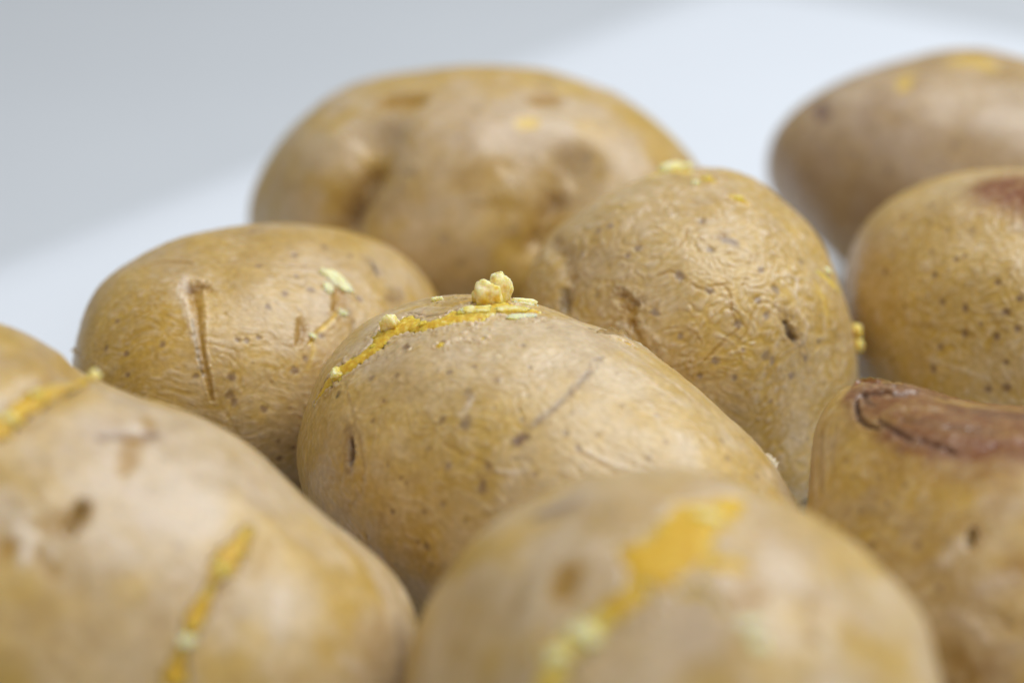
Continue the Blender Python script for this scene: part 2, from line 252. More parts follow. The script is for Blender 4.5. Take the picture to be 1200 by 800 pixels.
MARKS = {
 'back': [
  {'k': 'tint', 'c': 'rose', 'a': 0.85, 'd': [(0.022, -0.624, 0.781)], 'w': [2.1273]},
  {'k': 'tint', 'c': 'ochre', 'a': 0.4, 'd': [(-0.877, -0.371, 0.304)], 'w': [0.8471]},
  {'k': 'tint', 'c': 'gold', 'a': 0.45, 'd': [(0.185, -0.957, 0.222)], 'w': [1.4523]},
  {'k': 'tint', 'c': 'tan', 'a': 0.5, 'd': [(0.804, -0.352, 0.479)], 'w': [0.9851]},
  {'k': 'line', 'c': 'amber', 'a': 1, 'h': 0.96, 'jag': 0.4, 'lip': 0, 'soft': 0.6, 'd': [(-0.475, -0.302, 0.827), (-0.338, -0.347, 0.875)], 'w': [0.3358, 0.3343]},
  {'k': 'line', 'c': 'amber', 'a': 0.96, 'h': 0.44, 'jag': 0.5, 'lip': 0, 'soft': 0.6, 'd': [(0.427, -0.278, 0.86), (0.51, -0.201, 0.836)], 'w': [0.2699, 0.2709]},
  {'k': 'line', 'c': 'yellow', 'a': 1, 'h': 0.165, 'jag': 0.5, 'lip': 0, 'soft': 0.6, 'd': [(0.372, -0.519, 0.77), (0.41, -0.499, 0.763)], 'w': [0.1842, 0.1842]},
  {'k': 'line', 'c': 'yellow', 'a': 0.6, 'h': 0.055, 'jag': 0.8, 'lip': 0, 'soft': 0.6, 'd': [(0.513, -0.028, 0.858), (0.589, 0.177, 0.788)], 'w': [0.1264, 0.1068]},
  {'k': 'line', 'c': 'palest', 'a': 0.72, 'h': -0.07, 'jag': 0.7, 'lip': 0, 'soft': 0.6, 'd': [(0.55, -0.197, 0.811), (0.596, -0.23, 0.769)], 'w': [0.1042, 0.1038]},
  {'k': 'line', 'c': 'ochre', 'a': 0.36, 'h': 4.8, 'jag': 0.1, 'lip': 0, 'soft': 0.9, 'd': [(-0.486, -0.603, 0.633), (-0.493, -0.721, 0.486), (-0.543, -0.763, 0.35), (-0.596, -0.769, 0.231), (-0.621, -0.778, 0.094)], 'w': [0.7013, 0.9432, 0.9437, 0.8231, 0.7022]},
  {'k': 'line', 'c': 'tan', 'a': 0.6, 'h': 4.0, 'jag': 0.15, 'lip': 0, 'soft': 0.6, 'd': [(-0.482, -0.712, 0.511), (-0.53, -0.755, 0.386), (-0.578, -0.769, 0.274), (-0.604, -0.784, 0.143)], 'w': [0.2872, 0.3486, 0.3493, 0.2885]},
  {'k': 'line', 'c': 'brown', 'a': 0.6, 'h': 0.8, 'jag': 0.3, 'lip': 0, 'soft': 0.6, 'd': [(-0.572, -0.757, 0.317), (-0.596, -0.77, 0.226)], 'w': [0.1643, 0.1852]},
  {'k': 'line', 'c': 'ochre', 'a': 0.36, 'h': 3.6, 'jag': 0.1, 'lip': 0, 'soft': 0.9, 'd': [(0.622, -0.62, 0.479), (0.561, -0.736, 0.379), (0.512, -0.812, 0.279), (0.47, -0.867, 0.166)], 'w': [0.6896, 0.8884, 0.8869, 0.7667]},
  {'k': 'line', 'c': 'tan', 'a': 0.54, 'h': 2.8, 'jag': 0.15, 'lip': 0, 'soft': 0.6, 'd': [(0.566, -0.726, 0.39), (0.523, -0.796, 0.306), (0.485, -0.854, 0.185)], 'w': [0.2829, 0.3226, 0.2824]},
  {'k': 'line', 'c': 'ochre', 'a': 0.6, 'h': 0.44, 'jag': 0.3, 'lip': 0, 'soft': 0.6, 'd': [(0.072, -0.86, 0.506), (0.186, -0.817, 0.546), (0.297, -0.756, 0.583)], 'w': [0.283, 0.4042, 0.2835]},
  {'k': 'line', 'c': 'ochre', 'a': 0.36, 'h': 0.275, 'jag': 0.6, 'lip': 0, 'soft': 0.6, 'd': [(0.178, -0.909, 0.377), (0.354, -0.85, 0.389)], 'w': [0.2018, 0.2016]},
  {'k': 'spot', 'c': 'grey', 'a': 0.4, 'h': 0.05, 'd': [(-0.002, -0.976, 0.217)], 'w': [0.1294]},
  {'k': 'spot', 'c': 'grey', 'a': 0.4, 'h': 0.05, 'd': [(0.359, -0.896, 0.26)], 'w': [0.129]},
  {'k': 'spot', 'c': 'grey', 'a': 0.4, 'h': 0.05, 'd': [(0.694, -0.339, 0.636)], 'w': [0.1152]},
  {'k': 'spot', 'c': 'grey', 'a': 0.4, 'h': 0.05, 'd': [(0.1, -0.488, 0.867)], 'w': [0.1153]},
  {'k': 'spot', 'c': 'grey', 'a': 0.4, 'h': 0.05, 'd': [(-0.231, -0.806, 0.545)], 'w': [0.1302]},
  {'k': 'spot', 'c': 'grey', 'a': 0.4, 'h': 0.05, 'd': [(0.67, -0.499, 0.549)], 'w': [0.1141]},
  {'k': 'spot', 'c': 'grey', 'a': 0.4, 'h': 0.05, 'd': [(0.096, -0.992, 0.082)], 'w': [0.1133]},
  {'k': 'spot', 'c': 'grey', 'a': 0.4, 'h': 0.05, 'd': [(-0.802, -0.453, 0.389)], 'w': [0.1007]},
  {'k': 'spot', 'c': 'grey', 'a': 0.4, 'h': 0.05, 'd': [(0.782, -0.219, 0.584)], 'w': [0.1161]},
 ],
 'far': [
  {'k': 'tint', 'c': 'rose', 'a': 0.85, 'd': [(-0.708, -0.528, 0.47)], 'w': [1.8988]},
  {'k': 'tint', 'c': 'rose', 'a': 0.5, 'd': [(-0.302, -0.66, 0.688)], 'w': [1.36]},
  {'k': 'tint', 'c': 'drab', 'a': 0.8, 'd': [(-0.869, -0.494, 0.039)], 'w': [1.4065]},  # brownish skin, with shade painted in low on its left
  {'k': 'tint', 'c': 'drab', 'a': 0.6, 'd': [(-0.461, -0.847, 0.263)], 'w': [1.5282]},
  {'k': 'line', 'c': 'purple', 'a': 1, 'h': 0.22, 'jag': 0.5, 'lip': 0, 'soft': 0.6, 'd': [(-0.916, -0.224, 0.333), (-0.879, -0.333, 0.34)], 'w': [0.2079, 0.206]},
  {'k': 'line', 'c': 'yellow', 'a': 0.75, 'h': 0.165, 'jag': 0.6, 'lip': 0, 'soft': 0.6, 'd': [(-0.648, -0.28, 0.708), (-0.625, -0.388, 0.678)], 'w': [0.2039, 0.1801]},
  {'k': 'line', 'c': 'yellow', 'a': 0.688, 'h': 0.11, 'jag': 0.7, 'lip': 0, 'soft': 0.6, 'd': [(-0.443, -0.101, 0.891), (-0.35, -0.043, 0.936), (-0.23, -0.096, 0.968)], 'w': [0.2047, 0.2732, 0.2039]},
  {'k': 'line', 'c': 'palest', 'a': 0.5, 'h': -0.035, 'jag': 0.7, 'lip': 0, 'soft': 0.6, 'd': [(-0.866, -0.226, 0.445), (-0.803, -0.318, 0.504)], 'w': [0.2758, 0.2732]},
  {'k': 'line', 'c': 'tan', 'a': 0.5, 'h': 0.165, 'jag': 0.7, 'lip': 0, 'soft': 0.6, 'd': [(-0.686, -0.504, 0.525), (-0.595, -0.596, 0.539)], 'w': [0.2244, 0.2228]},
  {'k': 'spot', 'c': 'grey', 'a': 0.4, 'h': 0.04, 'd': [(-0.732, -0.617, 0.288)], 'w': [0.138]},
  {'k': 'spot', 'c': 'grey', 'a': 0.4, 'h': 0.04, 'd': [(-0.498, -0.582, 0.642)], 'w': [0.1369]},
  {'k': 'spot', 'c': 'grey', 'a': 0.4, 'h': 0.04, 'd': [(-0.559, -0.776, 0.292)], 'w': [0.1364]},
  {'k': 'spot', 'c': 'grey', 'a': 0.4, 'h': 0.04, 'd': [(-0.25, -0.792, 0.558)], 'w': [0.1352]},
  {'k': 'spot', 'c': 'grey', 'a': 0.4, 'h': 0.04, 'd': [(-0.813, -0.492, 0.311)], 'w': [0.1218]},
  {'k': 'spot', 'c': 'grey', 'a': 0.4, 'h': 0.04, 'd': [(-0.896, -0.417, 0.156)], 'w': [0.1233]},
 ],
 'midleft': [
  {'k': 'tint', 'c': 'tan', 'a': 0.35, 'd': [(-0.369, -0.23, 0.901)], 'w': [1.8986]},
  {'k': 'tint', 'c': 'ochre', 'a': 0.55, 'd': [(-0.433, -0.838, 0.332)], 'w': [0.5429]},
  {'k': 'tint', 'c': 'gold', 'a': 0.3, 'd': [(-0.67, -0.184, 0.719)], 'w': [1.0047]},
  {'k': 'tint', 'c': 'ochre', 'a': 0.8, 'd': [(-0.916, -0.139, 0.377)], 'w': [1.4033]},
  {'k': 'tint', 'c': 'ochre', 'a': 0.4, 'd': [(-0.907, -0.391, 0.157)], 'w': [0.8375]},
  {'k': 'tint', 'c': 'gold', 'a': 0.45, 'd': [(-0.742, -0.586, 0.324)], 'w': [0.9839]},
  {'k': 'tint', 'c': 'pale', 'a': 0.5, 'd': [(0.548, -0.54, 0.639)], 'w': [0.6852]},
  {'k': 'tint', 'c': 'pale', 'a': 0.35, 'd': [(-0.375, -0.519, 0.768)], 'w': [0.6505]},
  {'k': 'tint', 'c': 'rose', 'a': 0.5, 'd': [(-0.701, 0.033, 0.712)], 'w': [0.5772]},
  {'k': 'tint', 'c': 'rose', 'a': 0.6, 'd': [(0.011, -0.628, 0.779)], 'w': [0.8831]},
  {'k': 'line', 'c': 'amber', 'a': 0.95, 'h': 0.468, 'jag': 0.4, 'lip': 0.3, 'soft': 0.5, 'd': [(-0.745, -0.127, 0.655), (-0.789, -0.215, 0.575), (-0.824, -0.287, 0.489), (-0.851, -0.343, 0.397), (-0.866, -0.388, 0.314), (-0.872, -0.424, 0.243), (-0.876, -0.451, 0.168)], 'w': [0.1429, 0.1134, 0.0845, 0.0631, 0.0629, 0.0559, 0.0419]},
  {'k': 'line', 'c': 'brown', 'a': 0.65, 'h': 0.385, 'jag': 0.8, 'lip': 0.3, 'soft': 0.6, 'd': [(-0.751, -0.111, 0.651), (-0.712, -0.17, 0.681)], 'w': [0.1715, 0.0859]},
  {'k': 'line', 'c': 'amber', 'a': 0.8, 'h': 0.275, 'jag': 0.6, 'lip': 0, 'soft': 0.6, 'd': [(-0.72, -0.155, 0.676), (-0.713, -0.21, 0.669)], 'w': [0.1145, 0.0714]},
  {'k': 'line', 'c': 'palest', 'a': 0.5, 'h': -0.105, 'jag': 1.0, 'lip': 0, 'soft': 0.6, 'd': [(-0.714, -0.029, 0.7), (-0.785, -0.107, 0.61), (-0.833, -0.235, 0.5), (-0.859, -0.306, 0.41)], 'w': [0.0863, 0.1139, 0.0846, 0.0561]},
  {'k': 'line', 'c': 'dark', 'a': 0.5, 'h': 0.165, 'jag': 0.6, 'lip': 0, 'soft': 0.6, 'd': [(-0.829, -0.247, 0.502), (-0.864, -0.335, 0.376), (-0.878, -0.395, 0.27)], 'w': [0.0352, 0.042, 0.0349]},
  {'k': 'line', 'c': 'amber', 'a': 0.85, 'h': 0.22, 'jag': 0.3, 'lip': 0.12, 'soft': 0.6, 'd': [(-0.676, 0.313, 0.668), (-0.634, 0.243, 0.734), (-0.622, 0.107, 0.776), (-0.62, 0.038, 0.784)], 'w': [0.0292, 0.0439, 0.0437, 0.029]},
  {'k': 'line', 'c': 'amber', 'a': 0.7, 'h': 0.165, 'jag': 0.3, 'lip': 0.1, 'soft': 0.6, 'd': [(-0.357, -0.366, 0.859), (-0.284, -0.447, 0.848), (-0.168, -0.508, 0.845)], 'w': [0.0291, 0.0437, 0.0293]},
  {'k': 'line', 'c': 'amber', 'a': 0.92, 'h': 0.495, 'jag': 0.4, 'lip': 0.3, 'soft': 0.35, 'd': [(-0.14, -0.709, 0.691), (-0.176, -0.743, 0.645), (-0.257, -0.761, 0.596)], 'w': [0.1457, 0.1743, 0.0722]},
  {'k': 'line', 'c': 'amber', 'a': 0.85, 'h': 0.385, 'jag': 0.5, 'lip': 0.25, 'soft': 0.35, 'd': [(-0.487, -0.681, 0.547), (-0.507, -0.707, 0.493), (-0.547, -0.712, 0.441)], 'w': [0.0857, 0.114, 0.071]},
  {'k': 'line', 'c': 'yellow', 'a': 0.9, 'h': 0.22, 'jag': 0.5, 'lip': 0.2, 'soft': 0.6, 'd': [(-0.497, -0.748, 0.44), (-0.405, -0.763, 0.504), (-0.312, -0.777, 0.547), (-0.252, -0.77, 0.586)], 'w': [0.0356, 0.0502, 0.0432, 0.0289]},
  {'k': 'line', 'c': 'yellow', 'a': 0.5, 'h': 0.055, 'jag': 0.8, 'lip': 0, 'soft': 0.6, 'd': [(-0.471, -0.754, 0.457), (-0.485, -0.776, 0.404), (-0.54, -0.779, 0.32)], 'w': [0.0428, 0.057, 0.0426]},
  {'k': 'line', 'c': 'grey', 'a': 0.45, 'h': 0.193, 'jag': 0.6, 'lip': 0, 'soft': 0.6, 'd': [(-0.161, -0.789, 0.592), (-0.184, -0.841, 0.51), (-0.287, -0.878, 0.383), (-0.38, -0.889, 0.256)], 'w': [0.0581, 0.0579, 0.0576, 0.043]},
  {'k': 'crumb', 'seed': 31, 'rise': 0.3, 'pale': 1.05, 'ang': -28, 'd': [(-0.079, -0.656, 0.75)], 's': [0.2928, 0.1464, 0.0732]},
  {'k': 'crumb', 'seed': 34, 'rise': 0.3, 'pale': 1.05, 'ang': -50, 'd': [(-0.192, -0.67, 0.717)], 's': [0.1308, 0.0872, 0.0582]},
  {'k': 'crumb', 'seed': 32, 'rise': 0.3, 'pale': 1.05, 'ang': 0, 'd': [(-0.216, -0.787, 0.577)], 's': [0.0868, 0.0579, 0.0434]},
  {'k': 'crumb', 'seed': 33, 'rise': 0.2, 'pale': 0.95, 'ang': -30, 'd': [(-0.463, -0.749, 0.475)], 's': [0.0714, 0.0428, 0.0428]},
  {'k': 'line', 'c': 'dark', 'a': 0.95, 'h': 0.88, 'jag': 0.6, 'lip': 0.2, 'soft': 0.6, 'd': [(0.358, -0.584, 0.729), (0.303, -0.654, 0.693)], 'w': [0.0676, 0.0747]},
  {'k': 'line', 'c': 'grey', 'a': 0.45, 'h': 0.083, 'jag': 0.8, 'lip': 0, 'soft': 0.6, 'd': [(0.322, -0.564, 0.761), (0.372, -0.633, 0.679)], 'w': [0.1349, 0.1201]},
  {'k': 'line', 'c': 'purple', 'a': 0.5, 'h': 0.083, 'jag': 0.8, 'lip': 0, 'soft': 0.6, 'd': [(-0.118, 0.023, 0.993), (-0.064, -0.007, 0.998)], 'w': [0.1342, 0.1045]},
  {'k': 'line', 'c': 'brown', 'a': 0.6, 'h': 0.165, 'jag': 0.8, 'lip': 0, 'soft': 0.6, 'd': [(0.217, -0.799, 0.561), (0.388, -0.747, 0.54)], 'w': [0.1335, 0.1501]},
  {'k': 'line', 'c': 'pale', 'a': 0.7, 'h': -0.052, 'jag': 0.8, 'lip': 0, 'soft': 0.6, 'd': [(-0.098, -0.841, 0.532), (-0.15, -0.851, 0.504)], 'w': [0.1018, 0.0871]},
  {'k': 'line', 'c': 'pale', 'a': 0.5, 'h': -0.07, 'jag': 0.6, 'lip': 0, 'soft': 0.6, 'd': [(-0.525, -0.54, 0.658), (-0.441, -0.633, 0.636), (-0.427, -0.699, 0.573)], 'w': [0.0429, 0.0574, 0.043]},
  {'k': 'flake', 'lift': 0.9, 'c': 'tan', 'side': -1, 'd': [(-0.838, 0.513, 0.185), (-0.886, 0.417, 0.202), (-0.937, 0.27, 0.223)], 'w': 0.1018},
  {'k': 'spot', 'c': 'brown', 'a': 0.72, 'h': 0.1, 'd': [(-0.904, 0.124, 0.41)], 'w': [0.057]},
  {'k': 'spot', 'c': 'brown', 'a': 0.72, 'h': 0.1, 'd': [(-0.909, -0.187, 0.372)], 'w': [0.0701]},
  {'k': 'spot', 'c': 'brown', 'a': 0.72, 'h': 0.1, 'd': [(-0.954, -0.036, 0.299)], 'w': [0.0633]},
  {'k': 'spot', 'c': 'brown', 'a': 0.72, 'h': 0.1, 'd': [(-0.952, 0.101, 0.289)], 'w': [0.0639]},
  {'k': 'spot', 'c': 'brown', 'a': 0.72, 'h': 0.1, 'd': [(-0.584, -0.521, 0.623)], 'w': [0.0784]},
  {'k': 'spot', 'c': 'brown', 'a': 0.72, 'h': 0.1, 'd': [(-0.462, -0.547, 0.698)], 'w': [0.0933]},
  {'k': 'spot', 'c': 'brown', 'a': 0.72, 'h': 0.1, 'd': [(-0.735, -0.513, 0.445)], 'w': [0.0704]},
  {'k': 'spot', 'c': 'brown', 'a': 0.72, 'h': 0.1, 'd': [(-0.76, -0.474, 0.444)], 'w': [0.0633]},
  {'k': 'spot', 'c': 'brown', 'a': 0.72, 'h': 0.1, 'd': [(-0.693, -0.555, 0.461)], 'w': [0.0635]},
  {'k': 'spot', 'c': 'brown', 'a': 0.72, 'h': 0.1, 'd': [(-0.818, -0.507, 0.272)], 'w': [0.077]},
  {'k': 'spot', 'c': 'brown', 'a': 0.72, 'h': 0.1, 'd': [(-0.837, -0.513, 0.191)], 'w': [0.098]},
  {'k': 'spot', 'c': 'brown', 'a': 0.72, 'h': 0.1, 'd': [(-0.828, -0.537, 0.16)], 'w': [0.091]},
  {'k': 'spot', 'c': 'brown', 'a': 0.72, 'h': 0.1, 'd': [(-0.414, -0.776, 0.477)], 'w': [0.0716]},
  {'k': 'spot', 'c': 'brown', 'a': 0.72, 'h': 0.1, 'd': [(-0.541, -0.756, 0.368)], 'w': [0.0781]},
  {'k': 'spot', 'c': 'brown', 'a': 0.72, 'h': 0.1, 'd': [(-0.605, -0.734, 0.307)], 'w': [0.0778]},
  {'k': 'spot', 'c': 'brown', 'a': 0.72, 'h': 0.1, 'd': [(-0.687, -0.712, -0.147)], 'w': [0.0711]},
  {'k': 'spot', 'c': 'brown', 'a': 0.72, 'h': 0.1, 'd': [(-0.638, -0.765, -0.093)], 'w': [0.064]},
  {'k': 'spot', 'c': 'brown', 'a': 0.72, 'h': 0.1, 'd': [(-0.313, -0.518, 0.796)], 'w': [0.0725]},
  {'k': 'spot', 'c': 'brown', 'a': 0.72, 'h': 0.1, 'd': [(-0.438, -0.315, 0.842)], 'w': [0.0725]},
  {'k': 'spot', 'c': 'brown', 'a': 0.72, 'h': 0.1, 'd': [(-0.181, -0.398, 0.899)], 'w': [0.0733]},
  {'k': 'spot', 'c': 'brown', 'a': 0.72, 'h': 0.1, 'd': [(-0.301, -0.628, 0.718)], 'w': [0.0868]},
  {'k': 'spot', 'c': 'brown', 'a': 0.72, 'h': 0.1, 'd': [(-0.033, -0.775, 0.631)], 'w': [0.0878]},
  {'k': 'spot', 'c': 'brown', 'a': 0.72, 'h': 0.1, 'd': [(0.217, -0.526, 0.822)], 'w': [0.0746]},
  {'k': 'spot', 'c': 'brown', 'a': 0.72, 'h': 0.1, 'd': [(0.084, -0.427, 0.9)], 'w': [0.0742]},
  {'k': 'spot', 'c': 'brown', 'a': 0.72, 'h': 0.1, 'd': [(-0.747, -0.653, 0.123)], 'w': [0.0703]},
  {'k': 'spot', 'c': 'brown', 'a': 0.72, 'h': 0.1, 'd': [(-0.972, -0.087, 0.22)], 'w': [0.056]},
  {'k': 'spot', 'c': 'brown', 'a': 0.72, 'h': 0.1, 'd': [(-0.89, -0.369, 0.267)], 'w': [0.0558]},
 ],
 'round': [
  {'k': 'tint', 'c': 'pale', 'a': 0.7, 'd': [(-0.238, -0.602, 0.762)], 'w': [1.1499]},
  {'k': 'tint', 'c': 'tan', 'a': 0.5, 'd': [(-0.52, -0.429, 0.738)], 'w': [0.8742]},
  {'k': 'tint', 'c': 'gold', 'a': 0.5, 'd': [(0.401, -0.886, 0.234)], 'w': [1.2814]},
  {'k': 'tint', 'c': 'ochre', 'a': 0.5, 'd': [(0.764, -0.549, 0.338)], 'w': [0.5827]},
  {'k': 'tint', 'c': 'gold', 'a': 0.3, 'd': [(0.127, -0.913, 0.388)], 'w': [0.8477]},
  {'k': 'tint', 'c': 'tan', 'a': 0.5, 'd': [(0.198, -0.262, 0.944)], 'w': [0.8774]},
  {'k': 'split', 'lip': 0.25, 'bulge': 0.3, 'pale': 0.5, 'd': [(-0.207, 0.287, 0.935), (-0.099, 0.407, 0.908), (0.011, 0.231, 0.973)], 'w': [0.1141, 0.1841, 0.1135]},
  {'k': 'crumb', 'seed': 41, 'rise': 0.5, 'pale': 0.85, 'ang': 0, 'd': [(-0.087, 0.41, 0.908)], 's': [0.1994, 0.1381, 0.1227]},
  {'k': 'crumb', 'seed': 45, 'rise': 0.5, 'pale': 0.9, 'ang': 0, 'd': [(-0.022, 0.43, 0.903)], 's': [0.1383, 0.1075, 0.0922]},
  {'k': 'crumb', 'seed': 46, 'rise': 0.4, 'pale': 0.5, 'ang': 0, 'd': [(-0.146, 0.383, 0.912)], 's': [0.0919, 0.0766, 0.0766]},
  {'k': 'split', 'lip': 0.25, 'bulge': 0.2, 'pale': 0.0, 'd': [(0.077, 0.111, 0.991), (0.124, 0.043, 0.991)], 'w': [0.09, 0.1119]},
  {'k': 'crumb', 'seed': 42, 'rise': 0.3, 'pale': 0.15, 'ang': 0, 'd': [(0.11, 0.06, 0.992)], 's': [0.0897, 0.0747, 0.0598]},
  {'k': 'crumb', 'seed': 48, 'rise': 0.3, 'pale': 0.95, 'ang': 0, 'd': [(0.038, -0.003, 0.999)], 's': [0.0744, 0.0595, 0.0446]},
  {'k': 'split', 'lip': 0.25, 'bulge': 0.2, 'pale': 0.1, 'd': [(0.24, -0.139, 0.961), (0.293, -0.16, 0.942), (0.333, -0.163, 0.929)], 'w': [0.0885, 0.1436, 0.0663]},
  {'k': 'crumb', 'seed': 43, 'rise': 0.2, 'pale': 0.1, 'ang': 0, 'd': [(0.284, -0.147, 0.948)], 's': [0.1032, 0.0737, 0.0442]},
  {'k': 'line', 'c': 'amber', 'a': 0.6, 'h': 0.11, 'jag': 0.8, 'lip': 0, 'soft': 0.6, 'd': [(0.176, 0.114, 0.978), (0.225, 0.162, 0.961)], 'w': [0.06, 0.0602]},
  {'k': 'line', 'c': 'amber', 'a': 0.85, 'h': 0.44, 'jag': 0.9, 'lip': 0.3, 'soft': 0.6, 'd': [(-0.375, -0.733, 0.567), (-0.336, -0.787, 0.518), (-0.325, -0.824, 0.463)], 'w': [0.129, 0.1715, 0.1142]},
  {'k': 'line', 'c': 'brown', 'a': 0.6, 'h': 0.22, 'jag': 1.0, 'lip': 0, 'soft': 0.6, 'd': [(-0.4, -0.698, 0.594), (-0.302, -0.779, 0.55), (-0.256, -0.778, 0.574)], 'w': [0.0861, 0.0857, 0.0713]},
  {'k': 'line', 'c': 'amber', 'a': 0.55, 'h': 0.33, 'jag': 0.8, 'lip': 0, 'soft': 0.6, 'd': [(-0.314, -0.841, 0.44), (-0.284, -0.876, 0.39), (-0.244, -0.911, 0.332)], 'w': [0.0856, 0.0854, 0.0711]},
  {'k': 'line', 'c': 'palest', 'a': 0.8, 'h': -0.105, 'jag': 0.5, 'lip': 0, 'soft': 0.6, 'd': [(-0.383, -0.813, 0.438), (-0.358, -0.827, 0.434)], 'w': [0.0715, 0.0571]},
  {'k': 'line', 'c': 'pale', 'a': 0.5, 'h': -0.175, 'jag': 0.6, 'lip': 0, 'soft': 0.6, 'd': [(-0.286, -0.84, 0.46), (-0.219, -0.882, 0.418), (-0.171, -0.912, 0.373)], 'w': [0.0712, 0.0852, 0.0567]},
  {'k': 'line', 'c': 'dark', 'a': 0.9, 'h': 1.04, 'jag': 0.5, 'lip': 0.3, 'soft': 0.6, 'd': [(0.495, -0.755, 0.43), (0.517, -0.768, 0.378), (0.55, -0.764, 0.337)], 'w': [0.0571, 0.0929, 0.0716]},
  {'k': 'line', 'c': 'brown', 'a': 0.45, 'h': 0.33, 'jag': 0.8, 'lip': 0, 'soft': 0.6, 'd': [(0.469, -0.725, 0.505), (0.513, -0.738, 0.438), (0.566, -0.758, 0.325)], 'w': [0.1714, 0.243, 0.172]},
  {'k': 'line', 'c': 'pale', 'a': 0.4, 'h': -0.14, 'jag': 0.5, 'lip': 0, 'soft': 0.6, 'd': [(0.474, -0.699, 0.535), (0.434, -0.767, 0.473), (0.472, -0.796, 0.38)], 'w': [0.0572, 0.057, 0.057]},
  {'k': 'line', 'c': 'palest', 'a': 0.4, 'h': -0.14, 'jag': 0.5, 'lip': 0, 'soft': 0.6, 'd': [(0.568, -0.68, 0.464), (0.616, -0.684, 0.392), (0.603, -0.737, 0.306)], 'w': [0.0574, 0.0575, 0.0575]},
  {'k': 'line', 'c': 'dark', 'a': 0.65, 'h': 0.385, 'jag': 0.7, 'lip': 0, 'soft': 0.6, 'd': [(-0.706, -0.497, 0.504), (-0.708, -0.557, 0.435)], 'w': [0.0877, 0.1167]},
  {'k': 'line', 'c': 'tan', 'a': 0.3, 'h': 1.2, 'jag': 0.3, 'lip': 0, 'soft': 0.6, 'd': [(-0.801, 0.026, 0.598), (-0.701, -0.318, 0.638), (-0.672, -0.49, 0.555), (-0.694, -0.575, 0.433)], 'w': [0.1814, 0.2063, 0.2044, 0.1748]},
  {'k': 'line', 'c': 'amber', 'a': 0.7, 'h': 0.121, 'jag': 0.9, 'lip': 0.05, 'soft': 0.6, 'd': [(-0.187, -0.708, 0.681), (-0.118, -0.702, 0.702), (-0.059, -0.73, 0.681), (0.017, -0.772, 0.635), (0.092, -0.792, 0.604)], 'w': [0.0357, 0.0428, 0.0427, 0.0426, 0.0354]},
  {'k': 'line', 'c': 'amber', 'a': 0.7, 'h': 0.121, 'jag': 0.9, 'lip': 0.05, 'soft': 0.6, 'd': [(0.092, -0.768, 0.634), (0.165, -0.751, 0.639), (0.195, -0.779, 0.596), (0.201, -0.823, 0.531), (0.224, -0.855, 0.469)], 'w': [0.0355, 0.0426, 0.0426, 0.0425, 0.0354]},
  {'k': 'line', 'c': 'amber', 'a': 0.7, 'h': 0.121, 'jag': 0.9, 'lip': 0.05, 'soft': 0.6, 'd': [(0.238, -0.868, 0.437), (0.171, -0.903, 0.394), (0.119, -0.93, 0.348), (0.067, -0.952, 0.3)], 'w': [0.0425, 0.0424, 0.0424, 0.0283]},
  {'k': 'line', 'c': 'amber', 'a': 0.6, 'h': 0.099, 'jag': 0.9, 'lip': 0.05, 'soft': 0.6, 'd': [(-0.072, -0.58, 0.811), (-0.035, -0.542, 0.84), (-0.02, -0.487, 0.873)], 'w': [0.0287, 0.036, 0.0289]},
  {'k': 'line', 'c': 'amber', 'a': 0.5, 'h': 0.099, 'jag': 0.9, 'lip': 0.05, 'soft': 0.6, 'd': [(-0.137, -0.885, 0.445), (-0.048, -0.888, 0.456), (0.018, -0.903, 0.43), (0.049, -0.923, 0.382)], 'w': [0.0283, 0.0354, 0.0353, 0.0283]},
  {'k': 'line', 'c': 'amber', 'a': 0.4, 'h': 0.066, 'jag': 0.9, 'lip': 0.05, 'soft': 0.6, 'd': [(0.169, -0.694, 0.7), (0.188, -0.75, 0.634), (0.203, -0.791, 0.577)], 'w': [0.0285, 0.0284, 0.0284]},
  {'k': 'line', 'c': 'amber', 'a': 0.4, 'h': 0.066, 'jag': 0.9, 'lip': 0.05, 'soft': 0.6, 'd': [(0.324, -0.577, 0.75), (0.3, -0.667, 0.682), (0.266, -0.731, 0.629)], 'w': [0.0287, 0.0286, 0.0285]},
  {'k': 'line', 'c': 'amber', 'a': 0.5, 'h': 0.099, 'jag': 0.9, 'lip': 0.05, 'soft': 0.6, 'd': [(0.355, -0.761, 0.543), (0.305, -0.815, 0.492), (0.279, -0.865, 0.417), (0.242, -0.893, 0.381)], 'w': [0.0285, 0.0355, 0.0354, 0.0283]},
  {'k': 'split', 'lip': 0.25, 'bulge': 0.2, 'pale': 0.5, 'd': [(0.728, -0.36, 0.584), (0.803, -0.317, 0.504), (0.89, -0.231, 0.393)], 'w': [0.044, 0.0885, 0.0447]},
  {'k': 'crumb', 'seed': 44, 'rise': 0.2, 'pale': 0.8, 'ang': 0, 'd': [(0.803, -0.249, 0.542)], 's': [0.0888, 0.074, 0.0444]},
  {'k': 'crumb', 'seed': 47, 'rise': 0.6, 'pale': 0.45, 'ang': 0, 'd': [(0.988, -0.108, 0.107)], 's': [0.1362, 0.1211, 0.1059]},
  {'k': 'crumb', 'seed': 49, 'rise': 0.6, 'pale': 0.45, 'ang': 0, 'd': [(0.987, -0.157, 0.036)], 's': [0.1209, 0.1058, 0.1058]},
  {'k': 'line', 'c': 'yellow', 'a': 0.55, 'h': 0.11, 'jag': 0.8, 'lip': 0, 'soft': 0.6, 'd': [(0.702, -0.447, 0.554), (0.742, -0.484, 0.464), (0.764, -0.549, 0.338)], 'w': [0.0583, 0.0729, 0.0583]},
  {'k': 'line', 'c': 'palest', 'a': 0.6, 'h': -0.105, 'jag': 0.5, 'lip': 0, 'soft': 0.6, 'd': [(0.593, -0.528, 0.609), (0.563, -0.624, 0.542), (0.588, -0.647, 0.486)], 'w': [0.0434, 0.0432, 0.0432]},
